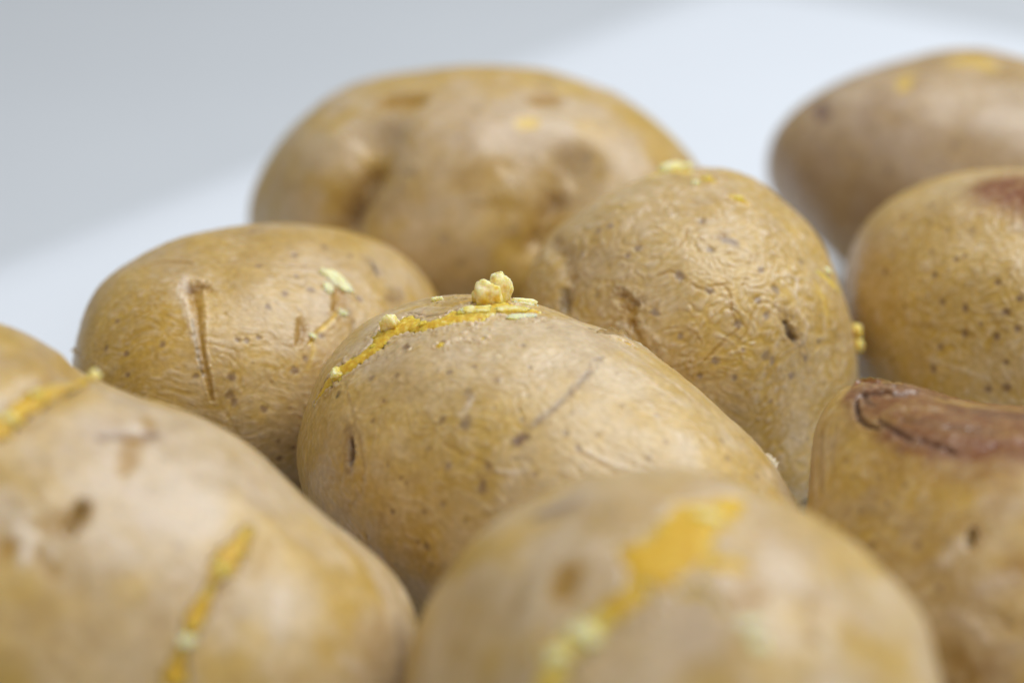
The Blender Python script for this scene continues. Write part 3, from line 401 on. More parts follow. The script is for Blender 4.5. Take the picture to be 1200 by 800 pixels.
  {'k': 'line', 'c': 'grey', 'a': 0.8, 'h': 0.083, 'jag': 0.6, 'lip': 0, 'soft': 0.6, 'd': [(0.241, -0.546, 0.802), (0.175, -0.53, 0.83)], 'w': [0.0863, 0.1007]},
  {'k': 'line', 'c': 'amber', 'a': 0.7, 'h': 0.11, 'jag': 0.6, 'lip': 0, 'soft': 0.6, 'd': [(0.196, -0.498, 0.845), (0.153, -0.517, 0.842)], 'w': [0.0577, 0.0576]},
  {'k': 'spot', 'c': 'grey', 'a': 0.75, 'h': 0.1, 'd': [(0.062, -0.43, 0.901)], 'w': [0.1013]},
  {'k': 'spot', 'c': 'grey', 'a': 0.75, 'h': 0.1, 'd': [(0.099, -0.603, 0.792)], 'w': [0.0788]},
  {'k': 'spot', 'c': 'grey', 'a': 0.75, 'h': 0.1, 'd': [(-0.301, -0.539, 0.787)], 'w': [0.0866]},
  {'k': 'spot', 'c': 'grey', 'a': 0.75, 'h': 0.1, 'd': [(0.378, -0.625, 0.683)], 'w': [0.0789]},
  {'k': 'spot', 'c': 'grey', 'a': 0.75, 'h': 0.1, 'd': [(0.241, -0.855, 0.46)], 'w': [0.0991]},
  {'k': 'spot', 'c': 'grey', 'a': 0.75, 'h': 0.1, 'd': [(0.092, -0.783, 0.615)], 'w': [0.078]},
  {'k': 'spot', 'c': 'grey', 'a': 0.75, 'h': 0.1, 'd': [(-0.068, -0.729, 0.681)], 'w': [0.0997]},
  {'k': 'spot', 'c': 'grey', 'a': 0.75, 'h': 0.1, 'd': [(0.385, -0.875, 0.293)], 'w': [0.0924]},
  {'k': 'spot', 'c': 'grey', 'a': 0.75, 'h': 0.1, 'd': [(0.345, -0.753, 0.559)], 'w': [0.0712]},
  {'k': 'spot', 'c': 'grey', 'a': 0.75, 'h': 0.1, 'd': [(0.383, -0.786, 0.485)], 'w': [0.0711]},
  {'k': 'spot', 'c': 'grey', 'a': 0.75, 'h': 0.1, 'd': [(0.626, -0.415, 0.661)], 'w': [0.0729]},
  {'k': 'spot', 'c': 'grey', 'a': 0.75, 'h': 0.1, 'd': [(0.221, -0.954, 0.204)], 'w': [0.0779]},
  {'k': 'spot', 'c': 'grey', 'a': 0.75, 'h': 0.1, 'd': [(-0.06, -0.907, 0.416)], 'w': [0.0707]},
  {'k': 'spot', 'c': 'grey', 'a': 0.75, 'h': 0.1, 'd': [(-0.194, -0.836, 0.513)], 'w': [0.0853]},
  {'k': 'spot', 'c': 'grey', 'a': 0.75, 'h': 0.1, 'd': [(0.115, -0.947, 0.299)], 'w': [0.0707]},
  {'k': 'spot', 'c': 'grey', 'a': 0.75, 'h': 0.1, 'd': [(0.543, -0.827, 0.146)], 'w': [0.0789]},
  {'k': 'spot', 'c': 'grey', 'a': 0.75, 'h': 0.1, 'd': [(0.446, -0.676, 0.586)], 'w': [0.0859]},
  {'k': 'spot', 'c': 'grey', 'a': 0.75, 'h': 0.1, 'd': [(0.424, -0.87, 0.251)], 'w': [0.0712]},
  {'k': 'spot', 'c': 'grey', 'a': 0.75, 'h': 0.1, 'd': [(-0.52, -0.315, 0.794)], 'w': [0.0733]},
  {'k': 'spot', 'c': 'grey', 'a': 0.75, 'h': 0.1, 'd': [(-0.357, -0.561, 0.747)], 'w': [0.0722]},
  {'k': 'spot', 'c': 'grey', 'a': 0.75, 'h': 0.1, 'd': [(0.624, -0.749, 0.222)], 'w': [0.072]},
  {'k': 'spot', 'c': 'grey', 'a': 0.75, 'h': 0.1, 'd': [(0.261, -0.904, 0.338)], 'w': [0.0566]},
  {'k': 'spot', 'c': 'grey', 'a': 0.75, 'h': 0.1, 'd': [(0.043, -0.974, 0.224)], 'w': [0.0566]},
  {'k': 'spot', 'c': 'grey', 'a': 0.75, 'h': 0.1, 'd': [(-0.449, -0.334, 0.829)], 'w': [0.0731]},
  {'k': 'spot', 'c': 'grey', 'a': 0.75, 'h': 0.1, 'd': [(0.707, -0.651, 0.279)], 'w': [0.0579]},
 ],
 'right': [
  {'k': 'line', 'c': 'burn', 'a': 0.97, 'h': 0.0, 'jag': 0.4, 'lip': 0, 'soft': 0.7, 'd': [(-0.404, -0.255, 0.878), (-0.307, -0.248, 0.919), (-0.123, -0.267, 0.956)], 'w': [0.5181, 0.789, 0.842]},
  {'k': 'tint', 'c': 'burn2', 'a': 0.5, 'd': [(-0.262, -0.32, 0.91)], 'w': [0.7549]},
  {'k': 'tint', 'c': 'tan', 'a': 0.5, 'd': [(-0.525, -0.518, 0.675)], 'w': [0.9109]},
  {'k': 'tint', 'c': 'gold', 'a': 0.5, 'd': [(-0.297, -0.929, 0.219)], 'w': [1.343]},
  {'k': 'tint', 'c': 'pale', 'a': 0.3, 'd': [(-0.084, -0.745, 0.662)], 'w': [0.8843]},
  {'k': 'line', 'c': 'amber', 'a': 0.35, 'h': 0.138, 'jag': 0.7, 'lip': 0, 'soft': 0.6, 'd': [(-0.399, -0.901, 0.172), (-0.196, -0.949, 0.247), (0.018, -0.963, 0.267)], 'w': [0.0451, 0.0593, 0.044]},
  {'k': 'line', 'c': 'palest', 'a': 0.4, 'h': -0.105, 'jag': 0.7, 'lip': 0, 'soft': 0.6, 'd': [(-0.19, -0.979, 0.071), (-0.03, -0.996, 0.083), (0.173, -0.982, 0.077)], 'w': [0.0447, 0.0443, 0.0439]},
  {'k': 'spot', 'c': 'brown', 'a': 0.85, 'h': 0.12, 'd': [(-0.633, -0.704, 0.321)], 'w': [0.0764]},
  {'k': 'spot', 'c': 'brown', 'a': 0.85, 'h': 0.12, 'd': [(-0.327, -0.821, 0.468)], 'w': [0.0745]},
  {'k': 'spot', 'c': 'brown', 'a': 0.85, 'h': 0.12, 'd': [(-0.218, -0.902, 0.372)], 'w': [0.0741]},
  {'k': 'spot', 'c': 'brown', 'a': 0.85, 'h': 0.12, 'd': [(-0.079, -0.916, 0.393)], 'w': [0.0883]},
  {'k': 'spot', 'c': 'brown', 'a': 0.85, 'h': 0.12, 'd': [(0.039, -0.827, 0.561)], 'w': [0.0731]},
  {'k': 'spot', 'c': 'brown', 'a': 0.85, 'h': 0.12, 'd': [(0.152, -0.886, 0.438)], 'w': [0.0873]},
  {'k': 'spot', 'c': 'brown', 'a': 0.85, 'h': 0.12, 'd': [(-0.259, -0.773, 0.579)], 'w': [0.0743]},
  {'k': 'spot', 'c': 'brown', 'a': 0.85, 'h': 0.12, 'd': [(0.238, -0.895, 0.376)], 'w': [0.0798]},
  {'k': 'spot', 'c': 'brown', 'a': 0.85, 'h': 0.12, 'd': [(-0.148, -0.977, 0.156)], 'w': [0.0815]},
  {'k': 'spot', 'c': 'brown', 'a': 0.85, 'h': 0.12, 'd': [(-0.032, -0.961, 0.274)], 'w': [0.0735]},
  {'k': 'spot', 'c': 'brown', 'a': 0.85, 'h': 0.12, 'd': [(0.236, -0.952, 0.193)], 'w': [0.0801]},
  {'k': 'spot', 'c': 'brown', 'a': 0.85, 'h': 0.12, 'd': [(0.271, -0.961, 0.059)], 'w': [0.0802]},
  {'k': 'spot', 'c': 'brown', 'a': 0.85, 'h': 0.12, 'd': [(-0.148, -0.988, 0.03)], 'w': [0.0818]},
  {'k': 'spot', 'c': 'brown', 'a': 0.85, 'h': 0.12, 'd': [(0.174, -0.984, 0.029)], 'w': [0.0879]},
  {'k': 'spot', 'c': 'brown', 'a': 0.85, 'h': 0.12, 'd': [(0.149, -0.938, 0.313)], 'w': [0.0874]},
  {'k': 'spot', 'c': 'brown', 'a': 0.85, 'h': 0.12, 'd': [(-0.227, -0.758, 0.612)], 'w': [0.0594]},
  {'k': 'spot', 'c': 'brown', 'a': 0.85, 'h': 0.12, 'd': [(-0.442, -0.896, -0.046)], 'w': [0.0607]},
  {'k': 'spot', 'c': 'brown', 'a': 0.85, 'h': 0.12, 'd': [(0.043, -0.938, 0.345)], 'w': [0.0585]},
  {'k': 'spot', 'c': 'brown', 'a': 0.85, 'h': 0.12, 'd': [(0.192, -0.834, 0.517)], 'w': [0.0726]},
  {'k': 'spot', 'c': 'brown', 'a': 0.85, 'h': 0.12, 'd': [(-0.422, -0.87, 0.253)], 'w': [0.0601]},
  {'k': 'spot', 'c': 'brown', 'a': 0.45, 'h': 0.05, 'd': [(-0.708, -0.46, 0.535)], 'w': [0.1079]},
  {'k': 'spot', 'c': 'brown', 'a': 0.45, 'h': 0.05, 'd': [(-0.625, -0.426, 0.654)], 'w': [0.1073]},
  {'k': 'spot', 'c': 'brown', 'a': 0.45, 'h': 0.05, 'd': [(-0.417, -0.731, 0.54)], 'w': [0.09]},
  {'k': 'spot', 'c': 'brown', 'a': 0.45, 'h': 0.05, 'd': [(-0.627, -0.666, 0.405)], 'w': [0.0915]},
  {'k': 'spot', 'c': 'brown', 'a': 0.45, 'h': 0.05, 'd': [(-0.281, -0.629, 0.725)], 'w': [0.0896]},
  {'k': 'spot', 'c': 'brown', 'a': 0.45, 'h': 0.05, 'd': [(-0.411, -0.632, 0.657)], 'w': [0.0751]},
 ],
 'hero': [
  {'k': 'tint', 'c': 'palest', 'a': 0.7, 'd': [(-0.321, -0.392, 0.862)], 'w': [1.2248]},  # pale skin, with the broad top highlight painted in
  {'k': 'tint', 'c': 'palest', 'a': 0.5, 'd': [(0.089, -0.17, 0.981)], 'w': [1.0251]},  # carries the painted highlight on along the crown
  {'k': 'tint', 'c': 'gold', 'a': 0.6, 'd': [(0.519, -0.366, 0.773)], 'w': [1.1814]},
  {'k': 'tint', 'c': 'gold', 'a': 0.55, 'd': [(0.118, -0.877, 0.465)], 'w': [1.2461]},
  {'k': 'tint', 'c': 'pale', 'a': 0.4, 'd': [(0.763, 0.221, 0.607)], 'w': [0.5756]},
  {'k': 'tint', 'c': 'gold', 'a': 0.3, 'd': [(0.148, -0.572, 0.807)], 'w': [0.751]},
  {'k': 'tint', 'c': 'gold', 'a': 0.35, 'd': [(-0.384, -0.698, 0.605)], 'w': [0.7044]},
  {'k': 'tint', 'c': 'tan', 'a': 0.5, 'd': [(-0.664, -0.709, 0.237)], 'w': [0.3932]},
  {'k': 'tint', 'c': 'pale', 'a': 0.6, 'd': [(-0.035, -0.093, 0.995)], 'w': [0.9045]},
  {'k': 'tint', 'c': 'tan', 'a': 0.4, 'd': [(-0.53, -0.547, 0.647)], 'w': [0.4537]},
  {'k': 'tint', 'c': 'pale', 'a': 0.4, 'd': [(0.483, 0.195, 0.853)], 'w': [0.6448]},
  {'k': 'split', 'lip': 0.25, 'bulge': 0.45, 'pale': 0.33, 'd': [(-0.869, -0.451, 0.202), (-0.844, -0.441, 0.307), (-0.821, -0.427, 0.38), (-0.788, -0.408, 0.461), (-0.765, -0.337, 0.548), (-0.769, -0.241, 0.592), (-0.756, -0.194, 0.625), (-0.667, -0.226, 0.71), (-0.596, -0.197, 0.778), (-0.544, -0.117, 0.831), (-0.497, -0.039, 0.867), (-0.408, 0.101, 0.907), (-0.275, 0.145, 0.95)], 'w': [0.0506, 0.1007, 0.1805, 0.1398, 0.1598, 0.2208, 0.2211, 0.1393, 0.1785, 0.258, 0.3379, 0.2593, 0.0794]},
  {'k': 'crumb', 'seed': 11, 'rise': 0.5, 'pale': 0.62, 'ang': 10, 'd': [(-0.535, 0.089, 0.84)], 's': [0.2276, 0.1607, 0.2946]},
  {'k': 'crumb', 'seed': 17, 'rise': 0.68, 'pale': 0.7, 'ang': -20, 'd': [(-0.554, 0.203, 0.807)], 's': [0.1892, 0.1486, 0.2973]},
  {'k': 'crumb', 'seed': 12, 'rise': 0.3, 'pale': 0.4, 'ang': 0, 'd': [(-0.516, -0.038, 0.856)], 's': [0.2521, 0.1194, 0.0796]},
  {'k': 'crumb', 'seed': 22, 'rise': 0.3, 'pale': 0.4, 'ang': 0, 'd': [(-0.39, 0.062, 0.919)], 's': [0.2782, 0.1192, 0.0662]},
  {'k': 'crumb', 'seed': 13, 'rise': 0.4, 'pale': 0.7, 'ang': 60, 'd': [(-0.773, -0.216, 0.596)], 's': [0.1073, 0.1475, 0.2011]},
  {'k': 'crumb', 'seed': 14, 'rise': 0.45, 'pale': 0.65, 'ang': 0, 'd': [(-0.811, -0.441, 0.385)], 's': [0.1068, 0.0934, 0.1068]},
  {'k': 'crumb', 'seed': 15, 'rise': 0.4, 'pale': 0.85, 'ang': 10, 'd': [(-0.449, 0.266, 0.853)], 's': [0.2156, 0.0809, 0.0674]},
  {'k': 'crumb', 'seed': 16, 'rise': 0.2, 'pale': 0.8, 'ang': 8, 'd': [(-0.299, 0.041, 0.953)], 's': [0.2239, 0.079, 0.0395]},
  {'k': 'crumb', 'seed': 18, 'rise': 0.3, 'pale': 0.75, 'ang': 0, 'd': [(-0.764, 0.075, 0.641)], 's': [0.0955, 0.0546, 0.0546]},
  {'k': 'crumb', 'seed': 19, 'rise': 0.4, 'pale': 0.35, 'ang': 0, 'd': [(-0.555, -0.092, 0.827)], 's': [0.0928, 0.0663, 0.0663]},
  {'k': 'crumb', 'seed': 20, 'rise': 0.4, 'pale': 0.25, 'ang': 0, 'd': [(-0.66, -0.213, 0.721)], 's': [0.0796, 0.0531, 0.0664]},
  {'k': 'crumb', 'seed': 21, 'rise': 0.3, 'pale': 0.3, 'ang': 0, 'd': [(-0.771, -0.343, 0.537)], 's': [0.0666, 0.04, 0.0533]},
  {'k': 'line', 'c': 'brown', 'a': 0.6, 'h': 0.275, 'jag': 0.4, 'lip': 0.1, 'soft': 0.6, 'd': [(-0.793, -0.076, 0.605), (-0.699, -0.123, 0.705), (-0.613, -0.107, 0.783), (-0.585, -0.018, 0.811)], 'w': [0.0271, 0.0401, 0.0399, 0.0267]},
  {'k': 'line', 'c': 'gold', 'a': 0.45, 'h': 0.138, 'jag': 0.5, 'lip': 0.2, 'soft': 0.6, 'd': [(-0.825, -0.055, 0.563), (-0.774, 0.016, 0.633), (-0.648, -0.016, 0.762), (-0.602, 0.078, 0.795)], 'w': [0.0681, 0.0816, 0.067, 0.0538]},
  {'k': 'line', 'c': 'dark', 'a': 0.85, 'h': 0.495, 'jag': 0.4, 'lip': 0, 'soft': 0.6, 'd': [(-0.511, 0.187, 0.839), (-0.458, 0.129, 0.88)], 'w': [0.0538, 0.0468]},
  {'k': 'line', 'c': 'dark', 'a': 0.93, 'h': 1.28, 'jag': 0.5, 'lip': 0.25, 'soft': 0.6, 'd': [(-0.58, -0.746, 0.326), (-0.55, -0.784, 0.289), (-0.54, -0.806, 0.243)], 'w': [0.0519, 0.0842, 0.0518]},
  {'k': 'line', 'c': 'brown', 'a': 0.55, 'h': 0.275, 'jag': 0.5, 'lip': 0, 'soft': 0.6, 'd': [(-0.615, -0.712, 0.338), (-0.559, -0.78, 0.282), (-0.538, -0.815, 0.215)], 'w': [0.1302, 0.1945, 0.1167]},
  {'k': 'line', 'c': 'tan', 'a': 0.35, 'h': 0.099, 'jag': 0.6, 'lip': 0, 'soft': 0.6, 'd': [(-0.772, -0.483, 0.413), (-0.659, -0.637, 0.399), (-0.537, -0.764, 0.359), (-0.463, -0.838, 0.288), (-0.435, -0.883, 0.176), (-0.487, -0.871, 0.063)], 'w': [0.0398, 0.0458, 0.0453, 0.0515, 0.0451, 0.039]},
  {'k': 'line', 'c': 'pale', 'a': 0.4, 'h': -0.042, 'jag': 0.6, 'lip': 0, 'soft': 0.6, 'd': [(-0.567, -0.722, 0.397), (-0.471, -0.812, 0.345), (-0.421, -0.871, 0.251), (-0.42, -0.897, 0.14)], 'w': [0.0259, 0.0386, 0.0386, 0.0258]},
  {'k': 'line', 'c': 'grey', 'a': 0.65, 'h': 0.066, 'jag': 1.3, 'lip': 0, 'soft': 0.6, 'd': [(0.269, -0.652, 0.709), (0.289, -0.55, 0.783), (0.316, -0.444, 0.838), (0.312, -0.288, 0.905), (0.292, -0.135, 0.947), (0.261, -0.009, 0.965)], 'w': [0.0868, 0.0747, 0.075, 0.0757, 0.0764, 0.0898]},
  {'k': 'line', 'c': 'brown', 'a': 0.85, 'h': 0.138, 'jag': 0.8, 'lip': 0, 'soft': 0.6, 'd': [(0.274, -0.656, 0.703), (0.282, -0.636, 0.718)], 'w': [0.0992, 0.0868]},
  {'k': 'line', 'c': 'grey', 'a': 0.8, 'h': 0.066, 'jag': 0.8, 'lip': 0, 'soft': 0.6, 'd': [(-0.018, -0.719, 0.695), (-0.029, -0.692, 0.721)], 'w': [0.1004, 0.0754]},
  {'k': 'line', 'c': 'palest', 'a': 0.7, 'h': -0.035, 'jag': 0.8, 'lip': 0, 'soft': 0.6, 'd': [(-0.072, -0.689, 0.721), (-0.062, -0.654, 0.754), (-0.089, -0.61, 0.787)], 'w': [0.0755, 0.0756, 0.0632]},
  {'k': 'line', 'c': 'grey', 'a': 0.5, 'h': 0.028, 'jag': 0.9, 'lip': 0, 'soft': 0.6, 'd': [(-0.128, -0.593, 0.795), (-0.093, -0.606, 0.79)], 'w': [0.0887, 0.0758]},
  {'k': 'line', 'c': 'brown', 'a': 0.85, 'h': 0.066, 'jag': 0.7, 'lip': 0, 'soft': 0.6, 'd': [(0.234, -0.84, 0.49), (0.221, -0.829, 0.513)], 'w': [0.0867, 0.0744]},
  {'k': 'line', 'c': 'brown', 'a': 0.85, 'h': 0.165, 'jag': 0.5, 'lip': 0, 'soft': 0.6, 'd': [(-0.634, -0.37, 0.679), (-0.616, -0.385, 0.687)], 'w': [0.0789, 0.0656]},
  {'k': 'line', 'c': 'dark', 'a': 0.8, 'h': 0.138, 'jag': 0.4, 'lip': 0, 'soft': 0.6, 'd': [(-0.758, -0.543, 0.362), (-0.758, -0.538, 0.369)], 'w': [0.0529, 0.0529]},
  {'k': 'line', 'c': 'palest', 'a': 0.55, 'h': -0.105, 'jag': 0.5, 'lip': 0, 'soft': 0.6, 'd': [(0.508, -0.498, 0.703), (0.588, -0.457, 0.668), (0.658, -0.414, 0.63), (0.74, -0.314, 0.595)], 'w': [0.0494, 0.0493, 0.0493, 0.037]},
  {'k': 'line', 'c': 'amber', 'a': 0.5, 'h': 0.138, 'jag': 0.5, 'lip': 0, 'soft': 0.6, 'd': [(0.527, -0.504, 0.684), (0.604, -0.467, 0.646), (0.666, -0.427, 0.611)], 'w': [0.037, 0.0493, 0.0369]},
  {'k': 'line', 'c': 'palest', 'a': 0.7, 'h': -0.087, 'jag': 0.5, 'lip': 0, 'soft': 0.6, 'd': [(0.248, -0.778, 0.577), (0.325, -0.742, 0.587), (0.373, -0.706, 0.602)], 'w': [0.0371, 0.0494, 0.037]},
  {'k': 'line', 'c': 'brown', 'a': 0.3, 'h': 0.11, 'jag': 0.6, 'lip': 0, 'soft': 0.6, 'd': [(0.296, -0.715, 0.634), (0.335, -0.687, 0.645), (0.375, -0.67, 0.64)], 'w': [0.0371, 0.0494, 0.037]},
  {'k': 'line', 'c': 'pale', 'a': 0.4, 'h': -0.07, 'jag': 0.6, 'lip': 0, 'soft': 0.6, 'd': [(-0.243, -0.722, 0.648), (-0.068, -0.755, 0.653), (0.097, -0.777, 0.622)], 'w': [0.0381, 0.0377, 0.0374]},
  {'k': 'line', 'c': 'amber', 'a': 0.4, 'h': 0.11, 'jag': 0.6, 'lip': 0, 'soft': 0.6, 'd': [(0.185, -0.83, 0.526), (0.252, -0.782, 0.57)], 'w': [0.0372, 0.0371]},
  {'k': 'line', 'c': 'amber', 'a': 0.35, 'h': 0.11, 'jag': 0.6, 'lip': 0, 'soft': 0.6, 'd': [(-0.078, -0.802, 0.593), (0.066, -0.802, 0.593), (0.217, -0.777, 0.591)], 'w': [0.0377, 0.0374, 0.0248]},
  {'k': 'line', 'c': 'palest', 'a': 0.4, 'h': -0.077, 'jag': 0.5, 'lip': 0, 'soft': 0.6, 'd': [(0.072, 0.24, 0.968), (0.304, 0.236, 0.923), (0.551, 0.231, 0.802), (0.712, 0.203, 0.672)], 'w': [0.0394, 0.052, 0.0516, 0.0384]},
  {'k': 'line', 'c': 'palest', 'a': 0.3, 'h': -0.052, 'jag': 0.6, 'lip': 0, 'soft': 0.6, 'd': [(0.116, 0.108, 0.987), (0.36, 0.105, 0.927), (0.581, 0.097, 0.808)], 'w': [0.039, 0.0386, 0.0383]},
  {'k': 'line', 'c': 'tan', 'a': 0.4, 'h': 0.11, 'jag': 0.5, 'lip': 0, 'soft': 0.6, 'd': [(0.183, 0.214, 0.96), (0.416, 0.23, 0.88), (0.642, 0.203, 0.739)], 'w': [0.0326, 0.0389, 0.0321]},
  {'k': 'line', 'c': 'palest', 'a': 0.3, 'h': -0.042, 'jag': 0.6, 'lip': 0, 'soft': 0.6, 'd': [(0.578, -0.033, 0.815), (0.68, -0.115, 0.724), (0.737, -0.067, 0.672)], 'w': [0.0633, 0.0626, 0.0501]},
  {'k': 'split', 'lip': 0.3, 'bulge': 0.1, 'pale': 0.1, 'd': [(0.112, 0.378, 0.919), (0.175, 0.381, 0.908), (0.198, 0.426, 0.883)], 'w': [0.0595, 0.099, 0.0596]},
  {'k': 'flake', 'lift': 0.7, 'c': 'tan', 'side': 1, 'd': [(0.032, 0.301, 0.953), (0.055, 0.406, 0.912), (0.09, 0.486, 0.869), (0.145, 0.53, 0.835)], 'w': 0.1197},
  {'k': 'flake', 'lift': 0.5, 'c': 'pale', 'side': 1, 'd': [(0.089, 0.578, 0.811), (0.143, 0.621, 0.771), (0.202, 0.68, 0.705)], 'w': 0.0808},
  {'k': 'line', 'c': 'dark', 'a': 0.85, 'h': 0.11, 'jag': 0.4, 'lip': 0, 'soft': 0.6, 'd': [(-0.034, 0.317, 0.948), (-0.021, 0.342, 0.939)], 'w': [0.0397, 0.0332]},
  {'k': 'flake', 'lift': 0.9, 'c': 'pale', 'side': 1, 'd': [(0.801, 0.466, 0.376), (0.818, 0.455, 0.352), (0.836, 0.44, 0.329)], 'w': 0.0916},
  {'k': 'line', 'c': 'pale', 'a': 0.6, 'h': -0.14, 'jag': 0.5, 'lip': 0, 'soft': 0.6, 'd': [(0.832, 0.441, 0.337), (0.844, 0.431, 0.318)], 'w': [0.0654, 0.0915]},
  {'k': 'spot', 'c': 'brown', 'a': 0.55, 'h': 0.08, 'd': [(0.07, -0.609, 0.79)], 'w': [0.0564]},
  {'k': 'spot', 'c': 'brown', 'a': 0.55, 'h': 0.08, 'd': [(-0.162, -0.724, 0.67)], 'w': [0.0632]},
  {'k': 'spot', 'c': 'brown', 'a': 0.55, 'h': 0.08, 'd': [(-0.311, -0.516, 0.798)], 'w': [0.0641]},
  {'k': 'spot', 'c': 'brown', 'a': 0.55, 'h': 0.08, 'd': [(-0.666, -0.527, 0.528)], 'w': [0.0721]},
  {'k': 'spot', 'c': 'brown', 'a': 0.55, 'h': 0.08, 'd': [(-0.552, -0.544, 0.632)], 'w': [0.0649]},
  {'k': 'spot', 'c': 'brown', 'a': 0.55, 'h': 0.08, 'd': [(-0.526, -0.72, 0.453)], 'w': [0.0517]},
  {'k': 'spot', 'c': 'brown', 'a': 0.55, 'h': 0.08, 'd': [(0.009, -0.852, 0.523)], 'w': [0.0688]},
  {'k': 'spot', 'c': 'brown', 'a': 0.55, 'h': 0.08, 'd': [(-0.145, -0.825, 0.546)], 'w': [0.0568]},
  {'k': 'spot', 'c': 'brown', 'a': 0.55, 'h': 0.08, 'd': [(0.2, -0.784, 0.587)], 'w': [0.062]},
  {'k': 'spot', 'c': 'brown', 'a': 0.55, 'h': 0.08, 'd': [(0.419, -0.685, 0.596)], 'w': [0.0615]},
  {'k': 'spot', 'c': 'brown', 'a': 0.55, 'h': 0.08, 'd': [(0.435, -0.493, 0.754)], 'w': [0.062]},
  {'k': 'spot', 'c': 'brown', 'a': 0.55, 'h': 0.08, 'd': [(0.54, -0.394, 0.743)], 'w': [0.0496]},
  {'k': 'spot', 'c': 'brown', 'a': 0.55, 'h': 0.08, 'd': [(0.226, -0.58, 0.783)], 'w': [0.0623]},
  {'k': 'spot', 'c': 'brown', 'a': 0.55, 'h': 0.08, 'd': [(0.052, -0.933, 0.356)], 'w': [0.0626]},
  {'k': 'spot', 'c': 'brown', 'a': 0.55, 'h': 0.08, 'd': [(0.524, -0.173, 0.834)], 'w': [0.044]},
  {'k': 'spot', 'c': 'brown', 'a': 0.55, 'h': 0.08, 'd': [(0.722, -0.162, 0.673)], 'w': [0.0498]},
  {'k': 'spot', 'c': 'brown', 'a': 0.55, 'h': 0.08, 'd': [(0.839, 0.043, 0.543)], 'w': [0.0691]},
  {'k': 'spot', 'c': 'brown', 'a': 0.55, 'h': 0.08, 'd': [(0.799, 0.107, 0.592)], 'w': [0.0506]},
  {'k': 'spot', 'c': 'brown', 'a': 0.55, 'h': 0.08, 'd': [(0.798, 0.276, 0.535)], 'w': [0.0514]},
  {'k': 'spot', 'c': 'brown', 'a': 0.55, 'h': 0.08, 'd': [(0.035, -0.315, 0.948)], 'w': [0.0574]},
  {'k': 'spot', 'c': 'brown', 'a': 0.55, 'h': 0.08, 'd': [(-0.104, -0.202, 0.974)], 'w': [0.0644]},
  {'k': 'spot', 'c': 'brown', 'a': 0.55, 'h': 0.08, 'd': [(0.888, 0.133, 0.44)], 'w': [0.0506]},
  {'k': 'spot', 'c': 'brown', 'a': 0.55, 'h': 0.08, 'd': [(-0.217, -0.45, 0.866)], 'w': [0.0512]},
  {'k': 'spot', 'c': 'brown', 'a': 0.55, 'h': 0.08, 'd': [(-0.538, -0.648, 0.538)], 'w': [0.0518]},
  {'k': 'spot', 'c': 'brown', 'a': 0.55, 'h': 0.08, 'd': [(-0.236, -0.904, 0.357)], 'w': [0.0508]},
  {'k': 'spot', 'c': 'brown', 'a': 0.55, 'h': 0.08, 'd': [(-0.044, -0.962, 0.27)], 'w': [0.0567]},
  {'k': 'spot', 'c': 'brown', 'a': 0.55, 'h': 0.08, 'd': [(-0.331, -0.868, 0.369)], 'w': [0.0446]},
  {'k': 'spot', 'c': 'brown', 'a': 0.55, 'h': 0.08, 'd': [(0.205, -0.922, 0.329)], 'w': [0.0497]},
  {'k': 'spot', 'c': 'brown', 'a': 0.75, 'h': 0.15, 'd': [(0.508, -0.498, 0.703)], 'w': [0.0679]},
  {'k': 'spot', 'c': 'brown', 'a': 0.75, 'h': 0.15, 'd': [(0.022, -0.994, 0.11)], 'w': [0.0631]},
  {'k': 'spot', 'c': 'brown', 'a': 0.75, 'h': 0.15, 'd': [(-0.227, -0.957, 0.181)], 'w': [0.051]},
 ],
 'left': [
  {'k': 'line', 'c': 'tan', 'a': 0.15, 'h': 2.56, 'jag': 0.1, 'lip': 0, 'soft': 0.9, 'd': [(-0.041, -0.297, 0.954), (-0.006, -0.08, 0.997), (0.043, 0.125, 0.991), (-0.068, 0.7, 0.711), (0.123, 0.716, 0.687)], 'w': [0.3041, 0.3094, 0.3146, 0.3358, 0.3017]},
  {'k': 'tint', 'c': 'ochre', 'a': 0.6, 'd': [(0.804, -0.283, 0.522)], 'w': [0.4968]},
  {'k': 'tint', 'c': 'ochre', 'a': 0.5, 'd': [(0.849, -0.151, 0.506)], 'w': [0.3354]},
  {'k': 'tint', 'c': 'ochre', 'a': 0.5, 'd': [(0.795, -0.475, 0.377)], 'w': [0.434]},
  {'k': 'tint', 'c': 'rose', 'a': 0.75, 'd': [(0.528, -0.207, 0.823)], 'w': [1.9074]},
  {'k': 'tint', 'c': 'tan', 'a': 0.4, 'd': [(0.587, -0.643, 0.493)], 'w': [0.6474]},
  {'k': 'tint', 'c': 'ochre', 'a': 0.55, 'd': [(0.534, -0.758, 0.375)], 'w': [1.1785]},
  {'k': 'tint', 'c': 'gold', 'a': 0.5, 'd': [(0.936, -0.188, 0.299)], 'w': [0.7787]},
  {'k': 'tint', 'c': 'tan', 'a': 0.4, 'd': [(-0.042, 0.244, 0.969)], 'w': [0.7083]},
  {'k': 'tint', 'c': 'pale', 'a': 0.3, 'd': [(0.908, 0.104, 0.405)], 'w': [0.5789]},
  {'k': 'tint', 'c': 'palest', 'a': 0.35, 'd': [(0.731, -0.096, 0.676)], 'w': [0.7894]},
  {'k': 'split', 'lip': 0.25, 'bulge': 0.5, 'pale': 0.2, 'd': [(-0.014, -0.322, 0.947), (0.003, -0.237, 0.971), (0.017, -0.122, 0.992), (0.035, -0.008, 0.999), (0.064, 0.063, 0.996), (0.109, 0.113, 0.988), (0.133, 0.199, 0.971), (-0.014, 0.647, 0.762)], 'w': [0.1686, 0.1696, 0.1541, 0.1555, 0.1216, 0.0872, 0.0703, 0.074]},
